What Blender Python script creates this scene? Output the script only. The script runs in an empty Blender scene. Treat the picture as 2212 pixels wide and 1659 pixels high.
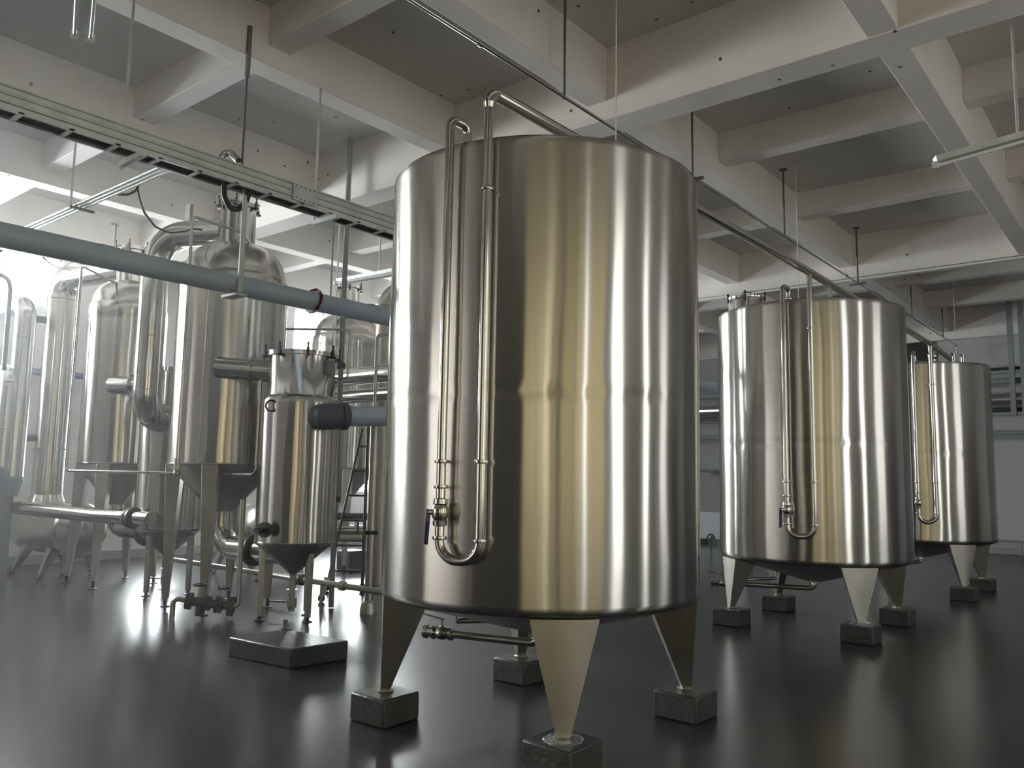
import bpy, bmesh, math, random
from mathutils import Vector, Matrix, noise
random.seed(7)
SC = bpy.context.scene
COL = SC.collection

# ------------------------------------------------------------------ camera
F_PX, W_PX, H_PX = 1758.6, 2212, 1659
YAW, PITCH, ROLL, EYE = -0.68616, 0.112143, 0.017612, 1.5
fw = Vector((math.sin(YAW)*math.cos(PITCH), math.cos(YAW)*math.cos(PITCH), math.sin(PITCH)))
rt0 = Vector((math.cos(YAW), -math.sin(YAW), 0)); up0 = rt0.cross(fw)
rt = math.cos(ROLL)*rt0 + math.sin(ROLL)*up0
up = -math.sin(ROLL)*rt0 + math.cos(ROLL)*up0
cam_d = bpy.data.cameras.new('camera'); cam = bpy.data.objects.new('camera', cam_d); COL.objects.link(cam)
cam_d.sensor_fit = 'HORIZONTAL'; cam_d.sensor_width = 36.0; cam_d.lens = F_PX/W_PX*36.0
cam_d.clip_start = 0.05; cam_d.clip_end = 200
m = Matrix.Identity(4)
for i, v in enumerate((rt, up, -fw)):
    for k in range(3): m[k][i] = v[k]
m[2][3] = EYE
cam.matrix_world = m
SC.camera = cam

# ------------------------------------------------------------------ light
SC.view_settings.view_transform = 'Standard'; SC.view_settings.look = 'None'
SC.view_settings.gamma = 1.0; SC.view_settings.use_curve_mapping = False
SC.view_settings.exposure = 0.15
SC.cycles.use_denoising = True
SC.cycles.max_bounces = 10; SC.cycles.diffuse_bounces = 6; SC.cycles.glossy_bounces = 6
SC.cycles.transparent_max_bounces = 8; SC.cycles.sample_clamp_indirect = 6.0
world = bpy.data.worlds.new('overcast_sky'); SC.world = world; world.use_nodes = True
wn = world.node_tree; wn.nodes.clear()
w_out = wn.nodes.new('ShaderNodeOutputWorld'); w_bg = wn.nodes.new('ShaderNodeBackground')
w_tc = wn.nodes.new('ShaderNodeTexCoord'); w_sep = wn.nodes.new('ShaderNodeSeparateXYZ')
w_rmp = wn.nodes.new('ShaderNodeValToRGB'); w_map = wn.nodes.new('ShaderNodeMapRange')
wn.links.new(w_tc.outputs['Generated'], w_sep.inputs[0])
w_map.inputs['From Min'].default_value = -1; w_map.inputs['From Max'].default_value = 1
wn.links.new(w_sep.outputs['X'], w_map.inputs['Value']); wn.links.new(w_map.outputs[0], w_rmp.inputs[0])
w_rmp.color_ramp.elements[0].position = 0.25; w_rmp.color_ramp.elements[0].color = (0.93, 0.96, 1.0, 1)
w_rmp.color_ramp.elements[1].position = 0.75; w_rmp.color_ramp.elements[1].color = (1.0, 0.985, 0.95, 1)
wn.links.new(w_rmp.outputs[0], w_bg.inputs['Color']); 
w_st = wn.nodes.new('ShaderNodeMapRange'); w_st.inputs['From Min'].default_value = -0.65; w_st.inputs['From Max'].default_value = -0.25
w_st.inputs['To Min'].default_value = 64.0; w_st.inputs['To Max'].default_value = 4.6       # brighter sky on the window side
wn.links.new(w_sep.outputs['X'], w_st.inputs['Value']); wn.links.new(w_st.outputs[0], w_bg.inputs['Strength'])
wn.links.new(w_bg.outputs[0], w_out.inputs[0])

# room limits and window openings (also used for the daylight portals)
XL, XR, YB, YF, ZC, ZB = -13.9, 5.0, -6.0, 20.7, 5.46, 4.77
WIN_L = [(-5.9, 0.62, 0.15, 5.0), (0.7, 3.6, 2.9, 4.9), (4.5, 5.4, 4.05, 4.88), (6.95, 7.7, 1.1, 2.6), (9.9, 10.7, 3.7, 4.88), (11.2, 13.2, 3.7, 4.88), (10.6, 12.2, 1.1, 2.3)]  # first opening is unseen, added to brighten the tank reflections
WIN_R = [(-4.4, -2.7, 0.5, 4.8), (-2.66, -0.9, 0.5, 4.8), (-0.86, 0.14, 0.5, 4.8), (0.18, 0.52, 0.5, 4.8), (0.56, 2.4, 0.5, 4.8), (3.2, 4.3, 0.5, 4.8), (6.75, 7.45, 0.5, 4.8), (9.5, 11.2, 0.5, 4.8)]
WIN_B = [(-13.8, -4.6, 0.15, 5.0), (1.8, 4.7, 0.7, 4.7)]  # first opening is invented, in place of a brightly lit white wall
def portal(name, loc, rot, sx, sy):
    l = bpy.data.lights.new(name, 'AREA'); l.shape = 'RECTANGLE'; l.size = sx; l.size_y = sy
    l.cycles.is_portal = True
    o = bpy.data.objects.new(name, l); COL.objects.link(o); o.location = loc; o.rotation_euler = rot
    return o
for (a, b, z0, z1) in WIN_L:
    portal('window_daylight', (XL-0.05, (a+b)/2, (z0+z1)/2), (0, -math.pi/2, 0), z1-z0, b-a)
for (a, b, z0, z1) in WIN_R:
    portal('window_daylight', (XR+0.05, (a+b)/2, (z0+z1)/2), (0, math.pi/2, 0), z1-z0, b-a)
for (a, b, z0, z1) in WIN_B:
    portal('window_daylight', ((a+b)/2, YB-0.05, (z0+z1)/2), (math.pi/2, 0, 0), b-a, z1-z0)

# ------------------------------------------------------------------ materials
def mat(name, color=(0.5, 0.5, 0.5), rough=0.5, metal=0.0, spec=0.5, aniso=0.0, noise_amt=0.0, noise_scale=3.0,
        stretch=(1, 1, 1), rough_amt=0.0, bump=0.0, bump_scale=30.0, specks=0.0, coat=0.0):
    M = bpy.data.materials.new(name); M.use_nodes = True
    n = M.node_tree; b = n.nodes['Principled BSDF']
    b.inputs['Base Color'].default_value = (*color, 1); b.inputs['Roughness'].default_value = rough
    b.inputs['Metallic'].default_value = metal; b.inputs['Specular IOR Level'].default_value = spec
    b.inputs['Coat Weight'].default_value = coat; b.inputs['Coat Roughness'].default_value = 0.12
    tc = n.nodes.new('ShaderNodeTexCoord'); mp = n.nodes.new('ShaderNodeMapping')
    geo = n.nodes.new('ShaderNodeNewGeometry')
    n.links.new(geo.outputs['Position'], mp.inputs[0]); mp.inputs['Scale'].default_value = stretch
    col = None
    if noise_amt > 0 or rough_amt > 0:
        t = n.nodes.new('ShaderNodeTexNoise'); t.inputs['Scale'].default_value = noise_scale; t.inputs['Detail'].default_value = 5
        n.links.new(mp.outputs[0], t.inputs['Vector'])
        if noise_amt > 0:
            r = n.nodes.new('ShaderNodeValToRGB')
            r.color_ramp.elements[0].position = 0.3; r.color_ramp.elements[1].position = 0.7
            r.color_ramp.elements[0].color = (*[c*(1-noise_amt) for c in color], 1)
            r.color_ramp.elements[1].color = (*[min(1, c*(1+noise_amt)) for c in color], 1)
            n.links.new(t.outputs['Fac'], r.inputs[0]); col = r.outputs[0]
        if rough_amt > 0:
            q = n.nodes.new('ShaderNodeMapRange'); q.inputs['From Min'].default_value = 0.3; q.inputs['From Max'].default_value = 0.7
            q.inputs['To Min'].default_value = max(0.02, rough-rough_amt); q.inputs['To Max'].default_value = rough+rough_amt
            n.links.new(t.outputs['Fac'], q.inputs['Value']); n.links.new(q.outputs[0], b.inputs['Roughness'])
    if specks > 0:      # small dark holes and marks in the paint
        v = n.nodes.new('ShaderNodeTexVoronoi'); v.inputs['Scale'].default_value = 3.0
        n.links.new(geo.outputs['Position'], v.inputs['Vector'])
        lt = n.nodes.new('ShaderNodeMath'); lt.operation = 'LESS_THAN'; lt.inputs[1].default_value = 0.05
        n.links.new(v.outputs['Distance'], lt.inputs[0])
        mx = n.nodes.new('ShaderNodeMixRGB'); mx.inputs[2].default_value = (0.1, 0.085, 0.07, 1)
        n.links.new(lt.outputs[0], mx.inputs[0])
        if col is None: mx.inputs[1].default_value = (*color, 1)
        else: n.links.new(col, mx.inputs[1])
        col = mx.outputs[0]
    if col is not None: n.links.new(col, b.inputs['Base Color'])
    if aniso > 0:       # brushed round the shell: highlights stretch up and down
        b.inputs['Anisotropic'].default_value = aniso
        cx = n.nodes.new('ShaderNodeCombineXYZ'); cx.inputs[0].default_value = 0.013; cx.inputs[1].default_value = 0.007; cx.inputs[2].default_value = 1
        n.links.new(cx.outputs[0], b.inputs['Tangent'])
    if bump > 0:
        t2 = n.nodes.new('ShaderNodeTexNoise'); t2.inputs['Scale'].default_value = bump_scale; t2.inputs['Detail'].default_value = 3
        n.links.new(mp.outputs[0], t2.inputs['Vector'])
        bp = n.nodes.new('ShaderNodeBump'); bp.inputs['Strength'].default_value = bump; bp.inputs['Distance'].default_value = 0.02
        n.links.new(t2.outputs['Fac'], bp.inputs['Height']); n.links.new(bp.outputs[0], b.inputs['Normal'])
    return M

M_BRUSH = mat('brushed_stainless', (0.56, 0.54, 0.50), 0.20, 1.0, aniso=0.97, noise_amt=0.07, noise_scale=1.1, stretch=(1, 1, 0.25))
M_SHELL = mat('satin_stainless', (0.56, 0.54, 0.50), 0.20, 1.0, aniso=0.9, noise_amt=0.05, noise_scale=1.5)
M_MIRROR = mat('polished_stainless', (0.60, 0.59, 0.56), 0.13, 1.0)
M_LEG = mat('dull_stainless', (0.50, 0.48, 0.43), 0.38, 1.0, noise_amt=0.12, noise_scale=4)
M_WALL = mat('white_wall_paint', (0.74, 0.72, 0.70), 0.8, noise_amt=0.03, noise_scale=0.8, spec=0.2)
M_FARWALL = mat('dimmed_wall_paint', (0.47, 0.465, 0.47), 0.8, noise_amt=0.05, noise_scale=0.6, spec=0.2)  # white wall colour darkened for the weaker light at the far end
M_CEIL = mat('painted_concrete', (0.78, 0.735, 0.695), 0.85, noise_amt=0.05, noise_scale=1.3, spec=0.2, specks=1)
M_SLAB = mat('darker_ceiling_slab', (0.60, 0.57, 0.54), 0.9, noise_amt=0.06, noise_scale=1.0, spec=0.15, specks=1)  # darker version of the beam colour
M_FLOOR = mat('grey_epoxy_floor', (0.042, 0.042, 0.044), 0.25, noise_amt=0.10, noise_scale=0.9, spec=0.45)
M_PLINTH = mat('grey_painted_concrete', (0.062, 0.064, 0.061), 0.33, noise_amt=0.15, noise_scale=9, bump=0.25, bump_scale=25)
M_BASE = mat('grey_skirting_paint', (0.30, 0.30, 0.31), 0.5)
M_PVC = mat('grey_pvc', (0.52, 0.60, 0.71), 0.22, spec=0.5)
M_PVC_D = mat('dark_grey_pvc', (0.10, 0.118, 0.14), 0.42)
M_DUCT = mat('pale_grey_jacket', (0.66, 0.67, 0.67), 0.22, 0.9)
M_PANEL = mat('added_panel_grey', (0.17, 0.165, 0.16), 0.6)
M_GALV = mat('galvanised_steel', (0.66, 0.69, 0.66), 0.36, 0.7, noise_amt=0.12, noise_scale=6)
M_DKSTEEL = mat('dark_painted_steel', (0.045, 0.045, 0.045), 0.45)
M_HANGER = mat('weathered_hanger_steel', (0.16, 0.15, 0.14), 0.6, 0.3)
M_IRON = mat('grey_cast_iron', (0.09, 0.09, 0.085), 0.45, 0.4)
M_GREYSTEEL = mat('grey_painted_steel', (0.26, 0.28, 0.29), 0.45)
M_BLACK = mat('black_rubber', (0.012, 0.012, 0.014), 0.5)
M_BLUE = mat('blue_vinyl', (0.012, 0.018, 0.10), 0.4)
M_RED = mat('dark_red_strap', (0.10, 0.012, 0.018), 0.6)
M_WHITE = mat('white_plastic', (0.72, 0.72, 0.70), 0.4)
M_LAMP = mat('unlit_lamp_tube', (0.75, 0.76, 0.75), 0.2)
M_WET = mat('glossy_sealant', (0.30, 0.32, 0.34), 0.08, 0.2, coat=1.0, bump=0.8, bump_scale=40)
M_FRAME = mat('window_frame_white', (0.75, 0.76, 0.77), 0.5)
M_BLUEBAND = mat('blue_pipe_paint', (0.10, 0.13, 0.30), 0.4)
def pane_mat(name, color, fac):
    M = bpy.data.materials.new(name); M.use_nodes = True; n = M.node_tree; n.nodes.clear()
    o = n.nodes.new('ShaderNodeOutputMaterial'); t = n.nodes.new('ShaderNodeBsdfTransparent'); g = n.nodes.new('ShaderNodeBsdfGlossy')
    mx = n.nodes.new('ShaderNodeMixShader'); mx.inputs[0].default_value = fac
    t.inputs[0].default_value = (*color, 1); g.inputs['Roughness'].default_value = 0.05
    n.links.new(t.outputs[0], mx.inputs[1]); n.links.new(g.outputs[0], mx.inputs[2]); n.links.new(mx.outputs[0], o.inputs[0])
    return M
M_GLASS = pane_mat('clear_window_glass', (0.95, 0.97, 0.96), 0.06)
M_AMBER = pane_mat('amber_tinted_glass', (0.42, 0.39, 0.30), 0.06)
M_AMBER2 = pane_mat('dark_amber_glass', (0.38, 0.35, 0.26), 0.06)
M_AMBER3 = pane_mat('darkest_amber_glass', (0.17, 0.157, 0.118), 0.06)
M_HAZED = pane_mat('greyish_glass', (0.62, 0.63, 0.63), 0.06)
M_WALLGLOW_B = pane_mat('lit_wall_pane_back', (0.20, 0.193, 0.184), 0.06)  # unseen pane added to pass for the lit back wall
M_WALLGLOW_L = pane_mat('lit_wall_pane_left', (0.050, 0.0475, 0.0445), 0.06)  # unseen pane added to pass for the lit left wall

# ------------------------------------------------------------------ mesh helpers
def V(*a): return Vector(a[0] if len(a) == 1 else a)
def at(px, py, D):
    """point seen at photo pixel (px, py) at horizontal distance D from the viewpoint"""
    d = rt*((px-W_PX/2)/F_PX) - up*((py-H_PX/2)/F_PX) + fw
    return V(0, 0, EYE) + d*(D/math.hypot(d.x, d.y))
def atz(px, py, z):
    d = rt*((px-W_PX/2)/F_PX) - up*((py-H_PX/2)/F_PX) + fw
    return V(0, 0, EYE) + d*((z-EYE)/d.z)
def fillet(pts, r, n=7):
    """polyline with rounded corners"""
    pts = [V(p) for p in pts]; out = [pts[0]]
    for i in range(1, len(pts)-1):
        a, b, c = pts[i-1], pts[i], pts[i+1]
        u, w = (a-b).normalized(), (c-b).normalized()
        ang = u.angle(w)
        if ang > 3.1: out.append(b); continue
        rr = r[i-1] if isinstance(r, (list, tuple)) else r
        t = min(rr/math.tan(ang/2), 0.48*(a-b).length if i > 1 else 0.95*(a-b).length, 0.48*(c-b).length if i < len(pts)-2 else 0.95*(c-b).length)
        re = t*math.tan(ang/2)
        cen = b + (u+w).normalized()*(re/math.sin(ang/2))
        p0, p1 = b+u*t-cen, b+w*t-cen
        tot = p0.angle(p1); ax = p0.cross(p1).normalized()
        for k in range(n+1): out.append(cen + Matrix.Rotation(tot*k/n, 3, ax) @ p0)
    out.append(pts[-1]); return out
class MB:
    def __init__(s, origin=(0, 0, 0)): s.bm = bmesh.new(); s.o = V(origin)
    def ring(s, c, u, w, r, n): return [s.bm.verts.new(c - s.o + (u*math.cos(2*math.pi*k/n)+w*math.sin(2*math.pi*k/n))*r) for k in range(n)]
    def tube(s, pts, r, n=16, caps=True):
        pts = [V(p) for p in pts]; N = len(pts)
        rs = r if isinstance(r, (list, tuple)) else [r]*N
        t = (pts[1]-pts[0]).normalized()
        u = t.cross(V(0, 0, 1) if abs(t.z) < 0.9 else V(1, 0, 0)).normalized()
        prev = None
        for i in range(N):
            ti = (pts[min(i+1, N-1)]-pts[max(i-1, 0)]).normalized()
            u = (u - ti*u.dot(ti)).normalized(); w = ti.cross(u)
            rg = s.ring(pts[i], u, w, rs[i], n)
            if prev:
                for k in range(n): s.bm.faces.new((prev[k], prev[(k+1) % n], rg[(k+1) % n], rg[k]))
            elif caps: s.bm.faces.new(rg[::-1])
            prev = rg
        if caps: s.bm.faces.new(prev)
        return s
    def lathe(s, prof, c, n=48, axis=(0, 0, 1), wob=None):
        """profile of (radius, height) turned about an axis through c"""
        a = V(axis).normalized(); u = a.cross(V(0, 1, 0) if abs(a.y) < 0.9 else V(1, 0, 0)).normalized(); w = a.cross(u); c = V(c)
        prev = None
        for (r, h) in prof:
            if r < 1e-5: rg = [s.bm.verts.new(c-s.o+a*h)]
            else:
                rg = []
                for k in range(n):
                    th = 2*math.pi*k/n; rr = r + (wob(th, h) if wob else 0)
                    rg.append(s.bm.verts.new(c-s.o+a*h+(u*math.cos(th)+w*math.sin(th))*rr))
            if prev:
                if len(prev) == 1 and len(rg) > 1:
                    for k in range(n): s.bm.faces.new((prev[0], rg[(k+1) % n], rg[k]))
                elif len(rg) == 1 and len(prev) > 1:
                    for k in range(n): s.bm.faces.new((prev[k], prev[(k+1) % n], rg[0]))
                elif len(rg) > 1:
                    for k in range(n): s.bm.faces.new((prev[k], prev[(k+1) % n], rg[(k+1) % n], rg[k]))
            prev = rg
        return s
    def hexa(s, p):
        """eight corners: bottom four, top four, same winding"""
        v = [s.bm.verts.new(V(q)-s.o) for q in p]
        for f in ((3, 2, 1, 0), (4, 5, 6, 7), (0, 1, 5, 4), (1, 2, 6, 5), (2, 3, 7, 6), (3, 0, 4, 7)): s.bm.faces.new([v[i] for i in f])
        return s
    def box(s, a, b):
        x0, y0, z0 = [min(a[i], b[i]) for i in range(3)]; x1, y1, z1 = [max(a[i], b[i]) for i in range(3)]
        return s.hexa([(x0, y0, z0), (x1, y0, z0), (x1, y1, z0), (x0, y1, z0), (x0, y0, z1), (x1, y0, z1), (x1, y1, z1), (x0, y1, z1)])
    def bar(s, a, b, w, h, upv=(0, 0, 1)):
        a, b = V(a), V(b); t = (b-a).normalized(); u = t.cross(V(upv))
        if u.length < 1e-4: u = t.cross(V(1, 0, 0))
        u.normalize(); q = u.cross(t); u = u*(w/2); q = q*(h/2)
        return s.hexa([a-u-q, a+u-q, b+u-q, b-u-q, a-u+q, a+u+q, b+u+q, b-u+q])
    def ball(s, c, r, n=12):
        k = 6; return s.lathe([(r*math.sin(math.pi*i/k), -r*math.cos(math.pi*i/k)) if 0 < i < k else (0, -r*math.cos(math.pi*i/k)) for i in range(k+1)], c, n)
    def torus(s, c, axis, R, r, n=28):
        a = V(axis).normalized(); u = a.cross(V(0, 1, 0) if abs(a.y) < 0.9 else V(1, 0, 0)).normalized(); w = a.cross(u); c = V(c)
        s.lathe([(R+r*math.cos(2*math.pi*k/8), r*math.sin(2*math.pi*k/8)) for k in range(9)], c, n, axis); return s
    def build(s, name, material, parent=None, sharp=35, bevel=0.0):
        bm = s.bm
        bmesh.ops.remove_doubles(bm, verts=bm.verts[:], dist=1e-5)
        bmesh.ops.recalc_face_normals(bm, faces=bm.faces[:])
        me = bpy.data.meshes.new(name); bm.to_mesh(me); bm.free()
        me.polygons.foreach_set('use_smooth', [True]*len(me.polygons))
        me.set_sharp_from_angle(angle=math.radians(sharp))
        me.materials.append(material)
        o = bpy.data.objects.new(name, me); COL.objects.link(o)
        if parent is not None: o.parent = parent        # meshes are built about the thing's base
        else: o.location = s.o
        if bevel > 0:
            md = o.modifiers.new('edge', 'BEVEL'); md.width = bevel; md.segments = 2; md.limit_method = 'ANGLE'
        return o
def tag(o, label, cat, group=None):
    o['label'] = label; o['category'] = cat
    if group: o['group'] = group
    return o
def thing(name, loc, label, cat, group=None):
    o = bpy.data.objects.new(name, None); COL.objects.link(o); o.location = V(loc); o.empty_display_size = 0.2
    return tag(o, label, cat, group)
def struct(o): o['kind'] = 'structure'; return o
def solo(name, mb, material, label, cat, group=None, **k): return tag(mb.build(name, material, **k), label, cat, group)

# ------------------------------------------------------------------ room shell
struct(MB((0, 0, 0)).box((XL-0.3, YB-0.3, -0.15), (XR+0.3, YF+0.3, 0)).build('floor', M_FLOOR))
struct(MB((0, 0, ZC)).box((XL-0.3, YB-0.3, ZC), (XR+0.3, YF+0.3, ZC+0.2)).build('ceiling', M_SLAB))
def wall_with_openings(name, axis, pos, thick, a0, a1, wins, z1=ZC):
    mb = MB((0, 0, 0))
    ss = sorted({a0, a1} | {w[0] for w in wins} | {w[1] for w in wins})
    for s0, s1 in zip(ss, ss[1:]):
        holes = sorted((w[2], w[3]) for w in wins if w[0] < s1-1e-6 and w[1] > s0+1e-6)
        cur = 0
        for h0, h1 in holes + [(z1, z1)]:
            if h0-cur > 1e-4:
                if axis == 'x': mb.box((pos, s0, cur), (pos+thick, s1, h0))
                else: mb.box((s0, pos, cur), (s1, pos+thick, h0))
            cur = h1
    return struct(mb.build(name, M_WALL))
wall_with_openings('wall_left', 'x', XL-0.25, 0.25, YB-0.3, YF+0.3, WIN_L)
wall_with_openings('wall_right', 'x', XR, 0.25, YB-0.3, YF+0.3, WIN_R)
wall_with_openings('wall_back', 'y', YB-0.25, 0.25, XL, XR, WIN_B)
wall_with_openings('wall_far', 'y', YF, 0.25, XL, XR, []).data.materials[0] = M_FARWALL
struct(MB((-0.6, YB, 0)).box((-4.5, YB, 0), (1.7, YB+0.06, ZC)).build('added_dark_panel_1', M_PANEL))  # unseen dark panel added to darken the reflections in the tanks
wi = 0
def window(axis, pos, s0, s1, z0, z1, glass, bars=1):
    global wi; wi += 1
    def P(s, z, d): return (pos+d, s, z) if axis == 'x' else (s, pos+d, z)
    o = P((s0+s1)/2, z0, 0)
    mb = MB(o); t = 0.04
    for (a, b) in (((s0, z0), (s1, z0+t)), ((s0, z1-t), (s1, z1)), ((s0, z0), (s0+t, z1)), ((s1-t, z0), (s1, z1))) + ((((s0, z0+(z1-z0)*0.68), (s1, z0+(z1-z0)*0.68+t)),) if z1-z0 > 2 and bars else ()):
        mb.box(P(a[0], a[1], -0.03), P(b[0], b[1], 0.03))
    for k in range(1, bars+1):
        x = s0+(s1-s0)*k/(bars+1); mb.box(P(x-t/2, z0, -0.03), P(x+t/2, z1, 0.03))
    fr = struct(mb.build('window_%d' % wi, M_FRAME))
    g = MB(o).box(P(s0+0.01, z0+0.01, -0.004), P(s1-0.01, z1-0.01, 0.004)).build('pane', glass, fr)
for i, (a, b, z0, z1) in enumerate(WIN_L): window('x', XL-0.12, a, b, z0, z1, M_WALLGLOW_L if i == 0 else M_GLASS, 0 if i == 0 or b-a < 1 else 1)
for i, (a, b, z0, z1) in enumerate(WIN_R): window('x', XR+0.12, a, b, z0, z1, {0: M_AMBER3, 1: M_AMBER2, 2: M_AMBER, 4: M_AMBER, 7: M_HAZED}.get(i, M_GLASS), 0)
for i, (a, b, z0, z1) in enumerate(WIN_B): window('y', YB-0.12, a, b, z0, z1, M_AMBER if i == 1 else M_WALLGLOW_B, 1 if i == 1 else 0)
# skirting
struct(MB((XL, 0, 0)).box((XL, YB, 0), (XL+0.02, YF, 0.14)).build('baseboard_left', M_BASE))
struct(MB((0, YF, 0)).box((XL+0.02, YF-0.02, 0), (XR, YF, 0.14)).build('baseboard_far', M_BASE))
# beams under the slab
ti = 0
def beam(x0, x1, y0, y1, z):
    global ti; ti += 1
    return struct(MB(((x0+x1)/2, (y0+y1)/2, z)).box((x0, y0, z), (x1, y1, ZC+0.01)).build('trim_%d' % ti, M_CEIL, bevel=0.008))
AY = [(-1.35, -1.03), (6.07, 6.40), (13.40, 13.72)]
for (a, b) in AY: beam(XL, XR, a, b, ZB)
beam(XL, XR, YF-0.16, YF, ZB)
bays = [(YB, -1.35), (-1.03, 6.07), (6.40, 13.40), (13.72, YF-0.16)]
BX = [(1.0, 1.22, 4.95), (-1.62, -1.40, 4.78), (-4.12, -3.90, 4.95), (-6.07, -5.83, 4.95), (-8.45, -8.21, 4.95), (-10.80, -10.55, 4.95), (-13.0, -12.76, 4.95)]
for (y0, y1) in bays[1:]:
    for (x0, x1, z) in BX: beam(x0, x1, y0, y1, z)
xs = [XL] + [v for b in sorted(BX) for v in b[:2]] + [XR]
for ys in ((1.25, 1.47), (3.75, 3.97), (8.44, 8.66), (10.92, 11.14), (15.9, 16.12), (18.3, 18.52)):
    for k in range(0, len(xs), 2):
        x0, x1 = xs[k], xs[k+1]
        if x1 < -12.9: continue
        beam(x0, x1, ys[0], ys[1], 5.12)
# square columns standing in the far bay
beam_col = struct(MB((-5.92, 13.56, 0)).box((-6.05, 13.42, 0), (-5.79, 13.70, ZB+0.01)).build('trim_%d' % (ti+1), M_CEIL, bevel=0.01))

# ------------------------------------------------------------------ big storage tanks
def clampring(mb, c, r, axis=(0, 0, 1)):
    mb.lathe([(r, -0.011), (r+0.011, -0.009), (r+0.013, 0), (r+0.011, 0.009), (r, 0.011)], c, 18, axis)
def storage_tank(c, R, z0, z1, zp, label, seed, a_l, a_r, head_z, extras):
    cx, cy = c
    T = thing('storage_tank', (cx, cy, 0), label, 'tank', 'large flat bottomed tanks in a row')
    o = T.location
    def dent(th, h): return sum(dd*math.exp(-(((th-a+math.pi) % (2*math.pi)-math.pi)*R/0.035)**2-((h-z)/0.06)**2) for a, z, dd in extras.get('dents', []))
    def wob(th, h):
        e = min(1, (h-z0)/0.25, (z1-h)/0.25); e = max(0, e)
        q = V(math.cos(th)*1.7+seed*7.3, math.sin(th)*1.7, h*1.1)
        q2 = V(math.cos(th)*6+seed*3.1, math.sin(th)*6, h*1.3)
        seam = math.exp(-((h-(z0+1.17))/0.035)**2)
        return e*(0.0045*noise.noise(q)+0.0012*noise.noise(q2)) - 0.003*seam*(1+1.0*noise.noise(V(math.cos(th)*14, math.sin(th)*14, seed))) - dent(th, h)
    n = 120
    zs = [z0+0.02+(z1-z0-0.04)*k/n for k in range(n+1)]
    mb = MB(o)
    mb.lathe([(R-0.03, z0-0.012), (R-0.012, z0), (R, z0+0.02)] + [(R, z) for z in zs[1:-1]] + [(R, z1-0.02), (R-0.006, z1)], (cx, cy, 0), 144, wob=wob)
    mb.build('shell', M_BRUSH, T, sharp=60)
    MB(o).lathe([(R-0.002, z1-0.004), (R*0.5, z1+0.07), (0, z1+0.10)], (cx, cy, 0), 72).build('roof', M_BRUSH, T)
    MB(o).lathe([(R-0.02, z0-0.008), (R*0.9, z0-0.035), (0.09, z0-0.25), (0, z0-0.25)], (cx, cy, 0), 72).build('bottom_cone', M_LEG, T)
    for k in range(4):                                   # tapered folded legs on the corners
        a = math.pi/4 + k*math.pi/2
        er, et = V(math.cos(a), math.sin(a), 0), V(-math.sin(a), math.cos(a), 0)
        ro = R-0.012; b = V(cx, cy, 0)
        zt = z0-0.015; zb = zp+0.012
        def q(r, t, z): return b+er*r+et*t+V(0, 0, z)
        mb = MB(o)
        wt, wb, dt, db = 0.185, 0.036, 0.30, 0.055
        arc = [-1, -0.5, 0, 0.5, 1]
        top = [q(math.sqrt(ro*ro-(wt*s)**2), wt*s, zt) for s in arc]; bot = [q(math.sqrt(ro*ro-(wb*s)**2)-0.01, wb*s, zb) for s in arc]
        it = [q(ro-dt, wt*0.30*s, zt-0.02) for s in (-1, 1)]; ib = [q(ro-db-0.01, wb*0.8*s, zb) for s in (-1, 1)]
        vt = [mb.bm.verts.new(p-o) for p in top+it[::-1]]; vb = [mb.bm.verts.new(p-o) for p in bot+ib[::-1]]
        L = len(vt)
        for i in range(L): mb.bm.faces.new((vt[i], vt[(i+1) % L], vb[(i+1) % L], vb[i]))
        mb.bm.faces.new(vt); mb.bm.faces.new(vb[::-1])
        leg = mb.build('leg', M_LEG, T, sharp=40)
        MB(o).lathe([(0.05, zp), (0.052, zp+0.008), (0.03, zp+0.016), (0, zp+0.016)], q(ro-0.04, 0, 0), 20).build('foot_plate', M_LEG, leg)
    # vent loop: two risers clamped to the shell, joined by a U bend below
    def onshell(a, off=0.065): return V(cx+math.cos(a)*(R+off), cy+math.sin(a)*(R+off), 0)
    pl, pr = onshell(a_l), onshell(a_r); zu = z0+0.27
    inn = onshell(a_l+0.02, -0.08)
    mb = MB(o)
    mb.tube(fillet([inn+V(0, 0, z1+0.005), inn+V(0, 0, z1+0.125), pl+V(0, 0, z1+0.125), pl+V(0, 0, zu), pr+V(0, 0, zu), pr+V(0, 0, head_z)], [0.05, 0.05, 0.105, 0.105], 8), 0.0255, 18)
    P = mb.build('riser_loop', M_MIRROR, T)
    for (b, z, stay) in ((pl, zu+0.52, 1), (pl, zu+0.385, 0), (pl, zu+0.115, 0), (pr, zu+0.52, 1), (pr, zu+0.11, 0), (pr, z1-0.32, 1), (inn, z1+0.02, 0)):
        mb = MB(o); clampring(mb, b+V(0, 0, z), 0.026)
        if stay:
            d = (V(cx, cy, 0)-b).normalized(); mb.tube([b+d*0.02+V(0, 0, z), b+d*0.075+V(0, 0, z)], 0.007, 8)
        mb.build('pipe_clamp', M_MIRROR, P)
    out = (pl-V(cx, cy, 0)).normalized(); side = V(out.y, -out.x, 0)
    zv = zu+0.25
    vb_ = MB(o)
    vb_.lathe([(0.024, -0.075), (0.037, -0.07), (0.039, -0.045), (0.035, -0.04), (0.045, -0.02), (0.045, 0.02), (0.035, 0.04), (0.039, 0.045), (0.037, 0.07), (0.024, 0.075)], pl+V(0, 0, zv), 16)
    st = pl+V(0, 0, zv); sd = (side*0.8+out*0.6).normalized()
    vb_.tube([st, st+sd*0.062], 0.014, 12)
    VB = vb_.build('ball_valve', M_MIRROR, T)
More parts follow.
